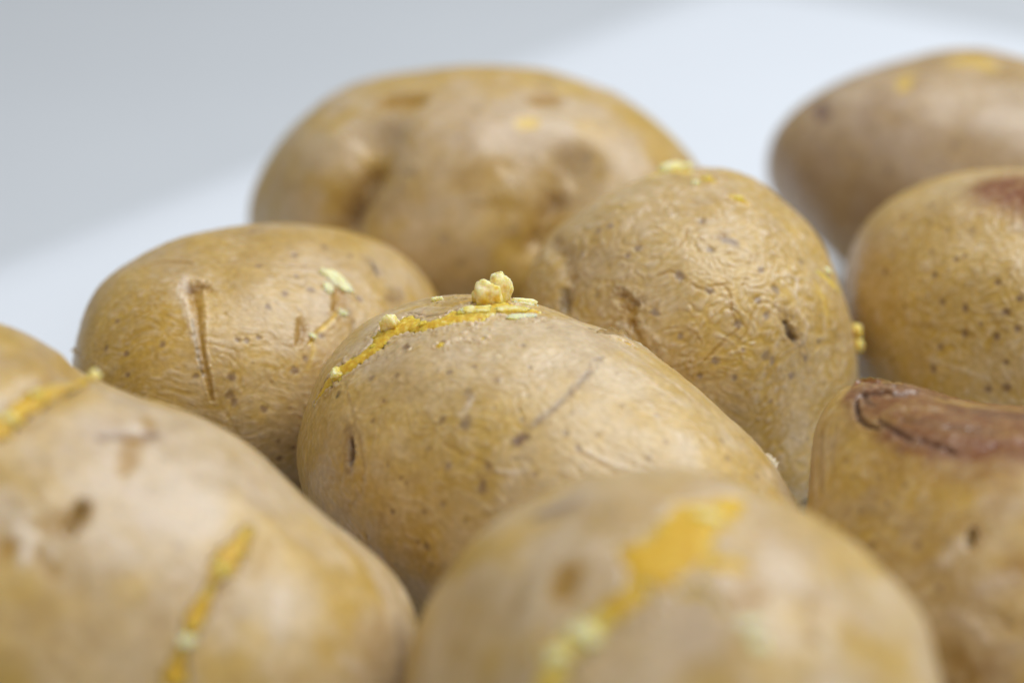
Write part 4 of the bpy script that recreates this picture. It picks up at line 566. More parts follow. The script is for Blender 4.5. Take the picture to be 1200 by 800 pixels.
  {'k': 'crumb', 'seed': 51, 'rise': 0.6, 'pale': 0.55, 'ang': 0, 'd': [(0.091, 0.385, 0.918)], 's': [0.0837, 0.0837, 0.0956]},
  {'k': 'crumb', 'seed': 52, 'rise': 0.4, 'pale': 0.4, 'ang': 0, 'd': [(0.038, -0.02, 0.999)], 's': [0.0921, 0.0691, 0.0806]},
  {'k': 'crumb', 'seed': 53, 'rise': 0.4, 'pale': 0.6, 'ang': 0, 'd': [(0.018, -0.215, 0.976)], 's': [0.1019, 0.0793, 0.0793]},
  {'k': 'crumb', 'seed': 55, 'rise': 0.3, 'pale': 0.3, 'ang': 0, 'd': [(0.064, 0.063, 0.996)], 's': [0.0579, 0.0463, 0.0463]},
  {'k': 'line', 'c': 'brown', 'a': 1, 'h': 0.22, 'jag': 0.5, 'lip': 0, 'soft': 0.6, 'd': [(0.01, -0.087, 0.996), (0.014, -0.065, 0.998)], 'w': [0.0618, 0.0619]},
  {'k': 'line', 'c': 'brown', 'a': 1, 'h': 0.22, 'jag': 0.5, 'lip': 0, 'soft': 0.6, 'd': [(0.108, 0.174, 0.979), (0.128, 0.176, 0.976)], 'w': [0.0631, 0.0631]},
  {'k': 'line', 'c': 'brown', 'a': 1, 'h': 0.22, 'jag': 0.5, 'lip': 0.1, 'soft': 0.6, 'd': [(0.364, -0.088, 0.927), (0.408, -0.022, 0.913), (0.469, 0.023, 0.883), (0.495, 0.08, 0.865)], 'w': [0.0768, 0.0926, 0.1084, 0.0934]},
  {'k': 'line', 'c': 'amber', 'a': 1, 'h': 0.138, 'jag': 0.5, 'lip': 0.1, 'soft': 0.6, 'd': [(0.459, -0.016, 0.889), (0.49, -0.108, 0.865), (0.505, -0.188, 0.842)], 'w': [0.1543, 0.1836, 0.1215]},
  {'k': 'line', 'c': 'amber', 'a': 0.75, 'h': 0.11, 'jag': 0.5, 'lip': 0, 'soft': 0.6, 'd': [(0.431, 0.153, 0.889), (0.465, 0.104, 0.879)], 'w': [0.0941, 0.1092]},
  {'k': 'line', 'c': 'palest', 'a': 1, 'h': -0.105, 'jag': 0.5, 'lip': 0, 'soft': 0.6, 'd': [(0.422, 0.053, 0.905), (0.442, 0.059, 0.895)], 'w': [0.0932, 0.0777]},
  {'k': 'line', 'c': 'dark', 'a': 1, 'h': 1.28, 'jag': 0.4, 'lip': 0.2, 'soft': 0.6, 'd': [(0.451, -0.515, 0.729), (0.458, -0.468, 0.756), (0.455, -0.416, 0.787)], 'w': [0.1034, 0.1186, 0.0894]},
  {'k': 'line', 'c': 'amber', 'a': 0.688, 'h': 0.33, 'jag': 0.6, 'lip': 0, 'soft': 0.6, 'd': [(0.361, -0.571, 0.737), (0.428, -0.507, 0.748), (0.461, -0.423, 0.78)], 'w': [0.1916, 0.2513, 0.1934]},
  {'k': 'line', 'c': 'amber', 'a': 1, 'h': 0.275, 'jag': 0.5, 'lip': 0, 'soft': 0.6, 'd': [(0.291, -0.671, 0.682), (0.281, -0.689, 0.669)], 'w': [0.2053, 0.1757]},
  {'k': 'line', 'c': 'palest', 'a': 1, 'h': -0.245, 'jag': 0.7, 'lip': 0, 'soft': 0.6, 'd': [(0.297, -0.614, 0.732), (0.35, -0.611, 0.71), (0.363, -0.668, 0.65)], 'w': [0.1178, 0.1323, 0.1171]},
  {'k': 'line', 'c': 'amber', 'a': 0.75, 'h': 0.22, 'jag': 0.6, 'lip': 0, 'soft': 0.6, 'd': [(0.4, -0.633, 0.663), (0.465, -0.642, 0.61)], 'w': [0.1319, 0.1316]},
  {'k': 'line', 'c': 'palest', 'a': 0.75, 'h': -0.105, 'jag': 0.6, 'lip': 0, 'soft': 0.6, 'd': [(0.414, -0.599, 0.686), (0.442, -0.605, 0.662)], 'w': [0.0734, 0.0733]},
  {'k': 'line', 'c': 'palest', 'a': 0.625, 'h': -0.105, 'jag': 0.6, 'lip': 0, 'soft': 0.6, 'd': [(0.209, -0.597, 0.774), (0.317, -0.56, 0.765)], 'w': [0.0887, 0.0739]},
  {'k': 'split', 'lip': 0.25, 'bulge': 0.2, 'pale': 0.15, 'd': [(0.804, -0.088, 0.588), (0.804, -0.175, 0.569), (0.801, -0.252, 0.543), (0.798, -0.321, 0.511), (0.795, -0.38, 0.473), (0.791, -0.429, 0.435), (0.787, -0.479, 0.389), (0.787, -0.529, 0.319)], 'w': [0.0676, 0.134, 0.1661, 0.0495, 0.1149, 0.1307, 0.0488, 0.1622]},
  {'k': 'crumb', 'seed': 54, 'rise': 0.2, 'pale': 0.75, 'ang': 0, 'd': [(0.789, -0.468, 0.398)], 's': [0.1195, 0.0869, 0.0434]},
  {'k': 'crumb', 'seed': 56, 'rise': 0.2, 'pale': 0.4, 'ang': 0, 'd': [(0.805, -0.263, 0.532)], 's': [0.0664, 0.0995, 0.0442]},
  {'k': 'line', 'c': 'ochre', 'a': 0.75, 'h': 0.165, 'jag': 0.5, 'lip': 0, 'soft': 0.6, 'd': [(0.84, -0.074, 0.538), (0.844, -0.145, 0.516), (0.847, -0.217, 0.485)], 'w': [0.1218, 0.1359, 0.0899]},
  {'k': 'line', 'c': 'pale', 'a': 0.5, 'h': -0.105, 'jag': 0.5, 'lip': 0, 'soft': 0.6, 'd': [(0.836, -0.266, 0.479), (0.843, -0.324, 0.429)], 'w': [0.1044, 0.0889]},
  {'k': 'line', 'c': 'palest', 'a': 0.562, 'h': -0.14, 'jag': 0.5, 'lip': 0, 'soft': 0.6, 'd': [(0.883, -0.193, 0.428), (0.891, -0.265, 0.367)], 'w': [0.1501, 0.1488]},
  {'k': 'line', 'c': 'palest', 'a': 0.5, 'h': -0.175, 'jag': 0.4, 'lip': 0, 'soft': 0.6, 'd': [(0.782, 0.123, 0.611), (0.851, 0.104, 0.515), (0.897, 0.111, 0.428), (0.921, 0.079, 0.381)], 'w': [0.0781, 0.0936, 0.0938, 0.0779]},
  {'k': 'line', 'c': 'tan', 'a': 0.625, 'h': 0.22, 'jag': 0.4, 'lip': 0, 'soft': 0.6, 'd': [(0.783, 0.043, 0.62), (0.851, 0.019, 0.524), (0.9, 0.022, 0.436)], 'w': [0.0618, 0.0771, 0.0617]},
  {'k': 'line', 'c': 'palest', 'a': 0.625, 'h': -0.175, 'jag': 0.4, 'lip': 0, 'soft': 0.6, 'd': [(0.858, 0.42, 0.295), (0.914, 0.337, 0.228), (0.95, 0.233, 0.21)], 'w': [0.0988, 0.1307, 0.1127]},
  {'k': 'line', 'c': 'tan', 'a': 0.5, 'h': 0.275, 'jag': 0.4, 'lip': 0, 'soft': 0.6, 'd': [(0.886, 0.222, 0.407), (0.928, 0.154, 0.34), (0.959, 0.1, 0.266)], 'w': [0.0796, 0.0947, 0.0785]},
  {'k': 'line', 'c': 'grey', 'a': 0.5, 'h': 0.11, 'jag': 0.8, 'lip': 0, 'soft': 0.6, 'd': [(0.97, 0.103, 0.22), (0.988, 0.033, 0.151)], 'w': [0.126, 0.1407]},
  {'k': 'line', 'c': 'palest', 'a': 0.5, 'h': -0.105, 'jag': 0.6, 'lip': 0, 'soft': 0.6, 'd': [(0.951, -0.159, 0.267), (0.973, -0.108, 0.203)], 'w': [0.1207, 0.1219]},
  {'k': 'spot', 'c': 'grey', 'a': 0.4, 'h': 0.05, 'd': [(0.243, -0.34, 0.908)], 'w': [0.067]},
  {'k': 'spot', 'c': 'grey', 'a': 0.4, 'h': 0.05, 'd': [(0.35, -0.297, 0.889)], 'w': [0.067]},
  {'k': 'spot', 'c': 'grey', 'a': 0.4, 'h': 0.05, 'd': [(0.216, -0.223, 0.951)], 'w': [0.0677]},
  {'k': 'spot', 'c': 'grey', 'a': 0.4, 'h': 0.05, 'd': [(0.574, -0.013, 0.819)], 'w': [0.0685]},
  {'k': 'spot', 'c': 'grey', 'a': 0.4, 'h': 0.05, 'd': [(0.601, -0.176, 0.779)], 'w': [0.0674]},
  {'k': 'spot', 'c': 'grey', 'a': 0.4, 'h': 0.05, 'd': [(0.561, -0.35, 0.75)], 'w': [0.0775]},
  {'k': 'spot', 'c': 'grey', 'a': 0.4, 'h': 0.05, 'd': [(0.669, -0.036, 0.743)], 'w': [0.0682]},
  {'k': 'spot', 'c': 'grey', 'a': 0.4, 'h': 0.05, 'd': [(0.719, -0.309, 0.622)], 'w': [0.0883]},
  {'k': 'spot', 'c': 'grey', 'a': 0.4, 'h': 0.05, 'd': [(0.541, -0.501, 0.676)], 'w': [0.0765]},
  {'k': 'spot', 'c': 'grey', 'a': 0.4, 'h': 0.05, 'd': [(0.621, 0.197, 0.758)], 'w': [0.0583]},
  {'k': 'spot', 'c': 'grey', 'a': 0.4, 'h': 0.05, 'd': [(0.165, -0.407, 0.899)], 'w': [0.0668]},
  {'k': 'spot', 'c': 'grey', 'a': 0.4, 'h': 0.05, 'd': [(0.817, 0.044, 0.575)], 'w': [0.0573]},
  {'k': 'spot', 'c': 'grey', 'a': 0.4, 'h': 0.05, 'd': [(0.849, -0.301, 0.433)], 'w': [0.088]},
  {'k': 'spot', 'c': 'grey', 'a': 0.4, 'h': 0.05, 'd': [(-0.156, 0.23, 0.961)], 'w': [0.0591]},
  {'k': 'spot', 'c': 'grey', 'a': 0.4, 'h': 0.05, 'd': [(-0.072, 0.304, 0.95)], 'w': [0.0475]},
  {'k': 'spot', 'c': 'grey', 'a': 0.4, 'h': 0.05, 'd': [(0.357, 0.154, 0.921)], 'w': [0.0465]},
  {'k': 'spot', 'c': 'grey', 'a': 0.4, 'h': 0.05, 'd': [(0.025, 0.32, 0.947)], 'w': [0.0475]},
  {'k': 'spot', 'c': 'grey', 'a': 0.4, 'h': 0.05, 'd': [(-0.238, 0.311, 0.92)], 'w': [0.0478]},
 ],
 'front': [
  {'k': 'tint', 'c': 'ochre', 'a': 0.6, 'd': [(-0.24, 0.173, 0.955)], 'w': [0.7654]},
  {'k': 'tint', 'c': 'ochre', 'a': 0.6, 'd': [(-0.249, 0.65, 0.718)], 'w': [0.5997]},
  {'k': 'tint', 'c': 'ochre', 'a': 0.5, 'd': [(-0.54, 0.154, 0.827)], 'w': [0.3975]},
  {'k': 'tint', 'c': 'rose', 'a': 0.6, 'd': [(0.008, 0.141, 0.99)], 'w': [1.6698]},
  {'k': 'tint', 'c': 'ochre', 'a': 0.5, 'd': [(0.247, 0.778, 0.578)], 'w': [0.7311]},
  {'k': 'tint', 'c': 'rose', 'a': 0.7, 'd': [(-0.405, -0.176, 0.897)], 'w': [0.9256]},
  {'k': 'tint', 'c': 'rose', 'a': 0.6, 'd': [(-0.466, 0.354, 0.811)], 'w': [0.7936]},
  {'k': 'tint', 'c': 'tan', 'a': 0.4, 'd': [(-0.684, -0.218, 0.696)], 'w': [0.6059]},
  {'k': 'split', 'lip': 0.25, 'bulge': 0.3, 'pale': 0.2, 'd': [(-0.057, -0.218, 0.974), (-0.169, 0.009, 0.986), (-0.235, 0.18, 0.955), (-0.251, 0.334, 0.908)], 'w': [0.207, 0.373, 0.4899, 0.3337]},
  {'k': 'split', 'lip': 0.25, 'bulge': 0.2, 'pale': 0.2, 'd': [(-0.294, 0.421, 0.858), (-0.257, 0.535, 0.805)], 'w': [0.1505, 0.1805]},
  {'k': 'split', 'lip': 0.25, 'bulge': 0.3, 'pale': 0.55, 'd': [(-0.26, 0.564, 0.784), (-0.244, 0.647, 0.722), (-0.226, 0.72, 0.656), (-0.238, 0.781, 0.578)], 'w': [0.1502, 0.21, 0.2097, 0.2391]},
  {'k': 'crumb', 'seed': 61, 'rise': 0.3, 'pale': 0.6, 'ang': -15, 'd': [(-0.158, -0.026, 0.987)], 's': [0.1871, 0.0831, 0.0624]},
  {'k': 'crumb', 'seed': 62, 'rise': 0.3, 'pale': 0.75, 'ang': -35, 'd': [(-0.259, 0.62, 0.741)], 's': [0.24, 0.11, 0.07]},
  {'k': 'crumb', 'seed': 65, 'rise': 0.3, 'pale': 0.7, 'ang': 0, 'd': [(-0.221, 0.718, 0.66)], 's': [0.1199, 0.0899, 0.06]},
  {'k': 'line', 'c': 'amber', 'a': 1, 'h': 0.33, 'jag': 0.4, 'lip': 0.3, 'soft': 0.6, 'd': [(0.011, 0.528, 0.849), (-0.035, 0.574, 0.818)], 'w': [0.2822, 0.2424]},
  {'k': 'line', 'c': 'amber', 'a': 1, 'h': 0.33, 'jag': 0.4, 'lip': 0.3, 'soft': 0.6, 'd': [(-0.533, 0.077, 0.843), (-0.549, 0.162, 0.82)], 'w': [0.1999, 0.2482]},
  {'k': 'crumb', 'seed': 63, 'rise': 0.2, 'pale': 1.0, 'ang': 0, 'd': [(-0.623, 0.184, 0.761)], 's': [0.1576, 0.0689, 0.0394]},
  {'k': 'crumb', 'seed': 64, 'rise': 0.4, 'pale': 1.0, 'ang': 0, 'd': [(-0.677, 0.203, 0.708)], 's': [0.1078, 0.0882, 0.049]},
  {'k': 'line', 'c': 'purple', 'a': 0.9, 'h': 0.11, 'jag': 0.5, 'lip': 0, 'soft': 0.6, 'd': [(0.459, 0.331, 0.824), (0.394, 0.303, 0.868), (0.342, 0.243, 0.908)], 'w': [0.0945, 0.1342, 0.1071]},
  {'k': 'line', 'c': 'palest', 'a': 0.48, 'h': 0.0, 'jag': 0.7, 'lip': 0, 'soft': 0.6, 'd': [(0.047, -0.187, 0.981), (-0.006, -0.276, 0.961)], 'w': [0.1602, 0.1605]},
  {'k': 'line', 'c': 'tan', 'a': 0.6, 'h': 0.165, 'jag': 0.7, 'lip': 0, 'soft': 0.6, 'd': [(0.132, 0.66, 0.74), (0.106, 0.762, 0.639)], 'w': [0.1551, 0.1545]},
  {'k': 'line', 'c': 'tan', 'a': 0.6, 'h': 0.22, 'jag': 0.5, 'lip': 0, 'soft': 0.6, 'd': [(-0.592, -0.162, 0.79), (-0.724, 0.029, 0.689)], 'w': [0.1773, 0.1974]},
  {'k': 'spot', 'c': 'grey', 'a': 0.35, 'h': 0.03, 'd': [(0.389, 0.657, 0.646)], 'w': [0.1061]},
  {'k': 'spot', 'c': 'grey', 'a': 0.35, 'h': 0.03, 'd': [(0.16, 0.186, 0.969)], 'w': [0.095]},
  {'k': 'spot', 'c': 'grey', 'a': 0.35, 'h': 0.03, 'd': [(-0.175, -0.39, 0.904)], 'w': [0.0958]},
  {'k': 'spot', 'c': 'grey', 'a': 0.35, 'h': 0.03, 'd': [(-0.543, -0.391, 0.743)], 'w': [0.1036]},
  {'k': 'spot', 'c': 'grey', 'a': 0.35, 'h': 0.03, 'd': [(-0.466, 0.505, 0.727)], 'w': [0.0888]},
  {'k': 'spot', 'c': 'grey', 'a': 0.35, 'h': 0.03, 'd': [(0.35, 0.529, 0.773)], 'w': [0.0954]},
  {'k': 'spot', 'c': 'grey', 'a': 0.35, 'h': 0.03, 'd': [(-0.629, 0.339, 0.699)], 'w': [0.0979]},
  {'k': 'spot', 'c': 'grey', 'a': 0.35, 'h': 0.03, 'd': [(0.292, 0.819, 0.493)], 'w': [0.0944]},
 ],
 'burnt': [
  {'k': 'line', 'c': 'burn2', 'a': 0.97, 'h': 0.0, 'jag': 0.3, 'lip': 0, 'soft': 0.5, 'd': [(-0.936, -0.146, 0.319), (-0.922, -0.1, 0.374), (-0.902, -0.022, 0.431), (-0.899, 0.166, 0.405), (-0.839, 0.322, 0.44), (-0.732, 0.389, 0.559)], 'w': [0.2064, 0.4366, 0.588, 0.6441, 0.6428, 0.634]},
  {'k': 'line', 'c': 'burn2', 'a': 0.85, 'h': 0.0, 'jag': 0.6, 'lip': 0, 'soft': 0.8, 'd': [(-0.778, -0.373, 0.506), (-0.602, -0.361, 0.712), (-0.426, -0.262, 0.866), (-0.267, -0.112, 0.957)], 'w': [0.1977, 0.29, 0.3103, 0.332]},
  {'k': 'line', 'c': 'burn2', 'a': 0.97, 'h': 0.0, 'jag': 0.35, 'lip': 0, 'soft': 0.6, 'd': [(-0.921, -0.193, 0.337), (-0.858, -0.208, 0.47), (-0.778, -0.165, 0.606), (-0.668, -0.048, 0.743), (-0.517, 0.108, 0.849)], 'w': [0.282, 0.6037, 0.7689, 0.8102, 0.8525]},
  {'k': 'line', 'c': 'burn2', 'a': 0.9, 'h': 0.0, 'jag': 0.7, 'lip': 0, 'soft': 0.8, 'd': [(-0.756, -0.352, 0.553), (-0.625, -0.331, 0.707), (-0.467, -0.221, 0.856), (-0.306, -0.105, 0.946)], 'w': [0.2463, 0.2909, 0.3116, 0.3567]},
  {'k': 'tint', 'c': 'burn2', 'a': 0.6, 'd': [(-0.68, -0.469, 0.564)], 'w': [0.6089]},
  {'k': 'tint', 'c': 'burn2', 'a': 0.65, 'd': [(-0.495, -0.439, 0.749)], 'w': [0.7176]},
  {'k': 'tint', 'c': 'burn2', 'a': 0.65, 'd': [(-0.286, -0.339, 0.896)], 'w': [0.7667]},
  {'k': 'tint', 'c': 'burn2', 'a': 0.4, 'd': [(-0.856, -0.31, 0.413)], 'w': [0.314]},
  {'k': 'line', 'c': 'burn', 'a': 0.45, 'h': 0.0, 'jag': 0.9, 'lip': 0, 'soft': 0.6, 'd': [(-0.679, -0.43, 0.595), (-0.539, -0.39, 0.746), (-0.42, -0.319, 0.849)], 'w': [0.1218, 0.1441, 0.143]},
  {'k': 'line', 'c': 'char', 'a': 0.44, 'h': 0.11, 'jag': 1.2, 'lip': 0, 'soft': 0.6, 'd': [(-0.836, -0.04, 0.547), (-0.749, 0.057, 0.66), (-0.766, 0.38, 0.519)], 'w': [0.0691, 0.0959, 0.0981]},
  {'k': 'line', 'c': 'char', 'a': 1, 'h': 0.96, 'jag': 1.1, 'lip': 0.5, 'soft': 0.6, 'd': [(-0.96, -0.093, 0.264), (-0.954, -0.048, 0.297), (-0.925, -0.057, 0.375), (-0.934, 0.028, 0.356)], 'w': [0.1149, 0.1433, 0.1699, 0.114]},
  {'k': 'line', 'c': 'char', 'a': 0.935, 'h': 1.2, 'jag': 0.9, 'lip': 0.5, 'soft': 0.6, 'd': [(-0.911, -0.187, 0.367), (-0.899, -0.154, 0.41), (-0.877, -0.122, 0.465), (-0.883, -0.044, 0.467)], 'w': [0.0843, 0.112, 0.1114, 0.0699]},
  {'k': 'line', 'c': 'char', 'a': 0.66, 'h': 0.44, 'jag': 1.3, 'lip': 0.3, 'soft': 0.6, 'd': [(-0.917, -0.081, 0.39), (-0.899, -0.012, 0.438), (-0.862, 0.045, 0.504)], 'w': [0.0988, 0.1265, 0.1116]},
  {'k': 'line', 'c': 'char', 'a': 0.495, 'h': 0.275, 'jag': 1.4, 'lip': 0, 'soft': 0.6, 'd': [(-0.772, -0.054, 0.633), (-0.682, 0.021, 0.731), (-0.592, 0.165, 0.789)], 'w': [0.1368, 0.1628, 0.1623]},
  {'k': 'line', 'c': 'char', 'a': 0.385, 'h': 0.22, 'jag': 1.4, 'lip': 0, 'soft': 0.6, 'd': [(-0.773, -0.285, 0.567), (-0.662, -0.24, 0.71), (-0.549, -0.135, 0.825)], 'w': [0.1087, 0.1341, 0.1331]},
  {'k': 'line', 'c': 'tan', 'a': 0.385, 'h': -0.42, 'jag': 1.2, 'lip': 0, 'soft': 0.6, 'd': [(-0.823, -0.273, 0.498), (-0.803, -0.184, 0.567), (-0.751, -0.125, 0.649)], 'w': [0.096, 0.1095, 0.0952]},
  {'k': 'line', 'c': 'burn', 'a': 0.6, 'h': 0.22, 'jag': 1.2, 'lip': 0, 'soft': 0.6, 'd': [(-0.473, -0.266, 0.84), (-0.38, -0.092, 0.921)], 'w': [0.1437, 0.1674]},
  {'k': 'line', 'c': 'char', 'a': 0.99, 'h': 1.04, 'jag': 0.4, 'lip': 0.45, 'soft': 0.6, 'd': [(-0.913, -0.205, 0.354), (-0.889, -0.26, 0.376), (-0.862, -0.31, 0.4), (-0.831, -0.343, 0.438), (-0.799, -0.352, 0.488)], 'w': [0.0422, 0.0488, 0.0484, 0.0481, 0.0341]},
  {'k': 'line', 'c': 'char', 'a': 0.825, 'h': 0.495, 'jag': 0.8, 'lip': 0.3, 'soft': 0.6, 'd': [(-0.818, -0.316, 0.48), (-0.771, -0.346, 0.534), (-0.726, -0.368, 0.581), (-0.683, -0.382, 0.622)], 'w': [0.0411, 0.0543, 0.0607, 0.0603]},
  {'k': 'line', 'c': 'char', 'a': 0.715, 'h': 0.33, 'jag': 0.9, 'lip': 0.2, 'soft': 0.6, 'd': [(-0.671, -0.367, 0.645), (-0.615, -0.366, 0.699), (-0.559, -0.36, 0.747), (-0.509, -0.368, 0.778)], 'w': [0.0536, 0.0665, 0.0662, 0.0396]},
  {'k': 'line', 'c': 'char', 'a': 0.88, 'h': 0.33, 'jag': 0.5, 'lip': 0.3, 'soft': 0.6, 'd': [(-0.915, -0.171, 0.365), (-0.885, -0.229, 0.405), (-0.864, -0.241, 0.441)], 'w': [0.0352, 0.0418, 0.0277]},
  {'k': 'line', 'c': 'burn2', 'a': 0.5, 'h': -0.14, 'jag': 0.6, 'lip': 0, 'soft': 0.6, 'd': [(-0.878, -0.214, 0.427), (-0.854, -0.183, 0.487), (-0.865, -0.063, 0.498)], 'w': [0.0379, 0.0503, 0.0379]},
  {'k': 'line', 'c': 'burn2', 'a': 0.8, 'h': -0.105, 'jag': 0.5, 'lip': 0, 'soft': 0.6, 'd': [(-0.936, 0.026, 0.35), (-0.923, 0.097, 0.372), (-0.899, 0.166, 0.405)], 'w': [0.0778, 0.0776, 0.0773]},
  {'k': 'line', 'c': 'dark', 'a': 1, 'h': 1.28, 'jag': 0.4, 'lip': 0.3, 'soft': 0.6, 'd': [(-0.029, -0.697, 0.716), (-0.064, -0.653, 0.755)], 'w': [0.0636, 0.0701]},
  {'k': 'line', 'c': 'amber', 'a': 0.495, 'h': 0.22, 'jag': 0.8, 'lip': 0, 'soft': 0.6, 'd': [(-0.151, -0.641, 0.753), (-0.071, -0.638, 0.766), (-0.001, -0.696, 0.718)], 'w': [0.1536, 0.1657, 0.127]},
  {'k': 'line', 'c': 'palest', 'a': 0.495, 'h': -0.175, 'jag': 0.7, 'lip': 0, 'soft': 0.6, 'd': [(-0.054, -0.81, 0.583), (-0.055, -0.751, 0.658), (-0.058, -0.707, 0.705)], 'w': [0.1148, 0.1274, 0.0891]},
  {'k': 'line', 'c': 'rose', 'a': 0.44, 'h': -0.14, 'jag': 0.9, 'lip': 0, 'soft': 0.6, 'd': [(0.19, -0.771, 0.607), (0.212, -0.715, 0.666), (0.266, -0.66, 0.703)], 'w': [0.151, 0.1759, 0.1504]},
  {'k': 'line', 'c': 'rose', 'a': 0.44, 'h': -0.175, 'jag': 0.9, 'lip': 0, 'soft': 0.6, 'd': [(0.181, -0.868, 0.462), (0.273, -0.833, 0.481), (0.347, -0.823, 0.449)], 'w': [0.1513, 0.1755, 0.1498]},
  {'k': 'line', 'c': 'amber', 'a': 0.66, 'h': 0.44, 'jag': 0.7, 'lip': 0, 'soft': 0.6, 'd': [(0.277, -0.909, 0.312), (0.378, -0.888, 0.261)], 'w': [0.2013, 0.2506]},
  {'k': 'line', 'c': 'tan', 'a': 0.55, 'h': 0.385, 'jag': 0.7, 'lip': 0, 'soft': 0.6, 'd': [(0.284, -0.803, 0.524), (0.4, -0.738, 0.544)], 'w': [0.1502, 0.1492]},
  {'k': 'tint', 'c': 'burn', 'a': 0.5, 'd': [(0.252, -0.608, 0.753)], 'w': [0.2852]},
  {'k': 'tint', 'c': 'burn', 'a': 0.4, 'd': [(0.452, -0.818, 0.356)], 'w': [0.339]},
  {'k': 'line', 'c': 'palest', 'a': 0.55, 'h': -0.122, 'jag': 0.4, 'lip': 0, 'soft': 0.6, 'd': [(-0.931, -0.317, 0.178), (-0.901, -0.407, 0.153), (-0.832, -0.53, 0.163), (-0.77, -0.619, 0.155)], 'w': [0.0283, 0.0351, 0.0346, 0.0274]},
  {'k': 'line', 'c': 'brown', 'a': 0.495, 'h': 0.22, 'jag': 0.4, 'lip': 0, 'soft': 0.6, 'd': [(-0.924, -0.312, 0.222), (-0.875, -0.434, 0.216), (-0.8, -0.562, 0.212)], 'w': [0.0353, 0.0418, 0.0343]},
  {'k': 'line', 'c': 'pale', 'a': 0.44, 'h': -0.105, 'jag': 0.4, 'lip': 0, 'soft': 0.6, 'd': [(-0.916, -0.3, 0.268), (-0.891, -0.381, 0.248), (-0.825, -0.498, 0.266), (-0.771, -0.591, 0.235)], 'w': [0.0281, 0.0349, 0.0344, 0.0273]},
  {'k': 'line', 'c': 'brown', 'a': 0.385, 'h': 0.165, 'jag': 0.5, 'lip': 0, 'soft': 0.6, 'd': [(-0.89, -0.334, 0.309), (-0.85, -0.437, 0.293), (-0.781, -0.548, 0.3)], 'w': [0.0349, 0.0346, 0.0273]},
  {'k': 'tint', 'c': 'ochre', 'a': 0.4, 'd': [(-0.373, -0.758, 0.535)], 'w': [0.9479]},
  {'k': 'tint', 'c': 'ochre', 'a': 0.5, 'd': [(-0.805, -0.532, 0.261)], 'w': [0.4989]},
  {'k': 'tint', 'c': 'gold', 'a': 0.3, 'd': [(-0.291, -0.661, 0.691)], 'w': [0.7053]},
  {'k': 'flake', 'lift': 0.8, 'c': 'burn2', 'side': 1, 'd': [(-0.938, -0.156, 0.309), (-0.959, -0.071, 0.274), (-0.952, -0.038, 0.305), (-0.945, -0.008, 0.328)], 'w': 0.104},
  {'k': 'flake', 'lift': 0.6, 'c': 'burn2', 'side': 1, 'd': [(-0.932, 0.033, 0.36), (-0.921, 0.098, 0.376), (-0.918, 0.215, 0.334)], 'w': 0.0778},
  {'k': 'spot', 'c': 'brown', 'a': 0.5, 'h': 0.1, 'd': [(-0.545, -0.671, 0.502)], 'w': [0.0721]},
  {'k': 'spot', 'c': 'brown', 'a': 0.5, 'h': 0.1, 'd': [(-0.604, -0.699, 0.382)], 'w': [0.0606]},
  {'k': 'spot', 'c': 'brown', 'a': 0.5, 'h': 0.1, 'd': [(-0.635, -0.731, 0.25)], 'w': [0.061]},
  {'k': 'spot', 'c': 'brown', 'a': 0.5, 'h': 0.1, 'd': [(-0.46, -0.815, 0.354)], 'w': [0.0838]},
  {'k': 'spot', 'c': 'brown', 'a': 0.5, 'h': 0.1, 'd': [(-0.546, -0.595, 0.59)], 'w': [0.072]},
  {'k': 'spot', 'c': 'brown', 'a': 0.5, 'h': 0.1, 'd': [(-0.723, -0.571, 0.39)], 'w': [0.0491]},
  {'k': 'spot', 'c': 'brown', 'a': 0.5, 'h': 0.1, 'd': [(-0.793, -0.493, 0.358)], 'w': [0.062]},
  {'k': 'spot', 'c': 'brown', 'a': 0.5, 'h': 0.1, 'd': [(-0.653, -0.573, 0.494)], 'w': [0.0607]},
  {'k': 'spot', 'c': 'brown', 'a': 0.5, 'h': 0.1, 'd': [(-0.242, -0.8, 0.549)], 'w': [0.0822]},
  {'k': 'spot', 'c': 'brown', 'a': 0.5, 'h': 0.1, 'd': [(0.013, -0.867, 0.498)], 'w': [0.0926]},
 ],
}

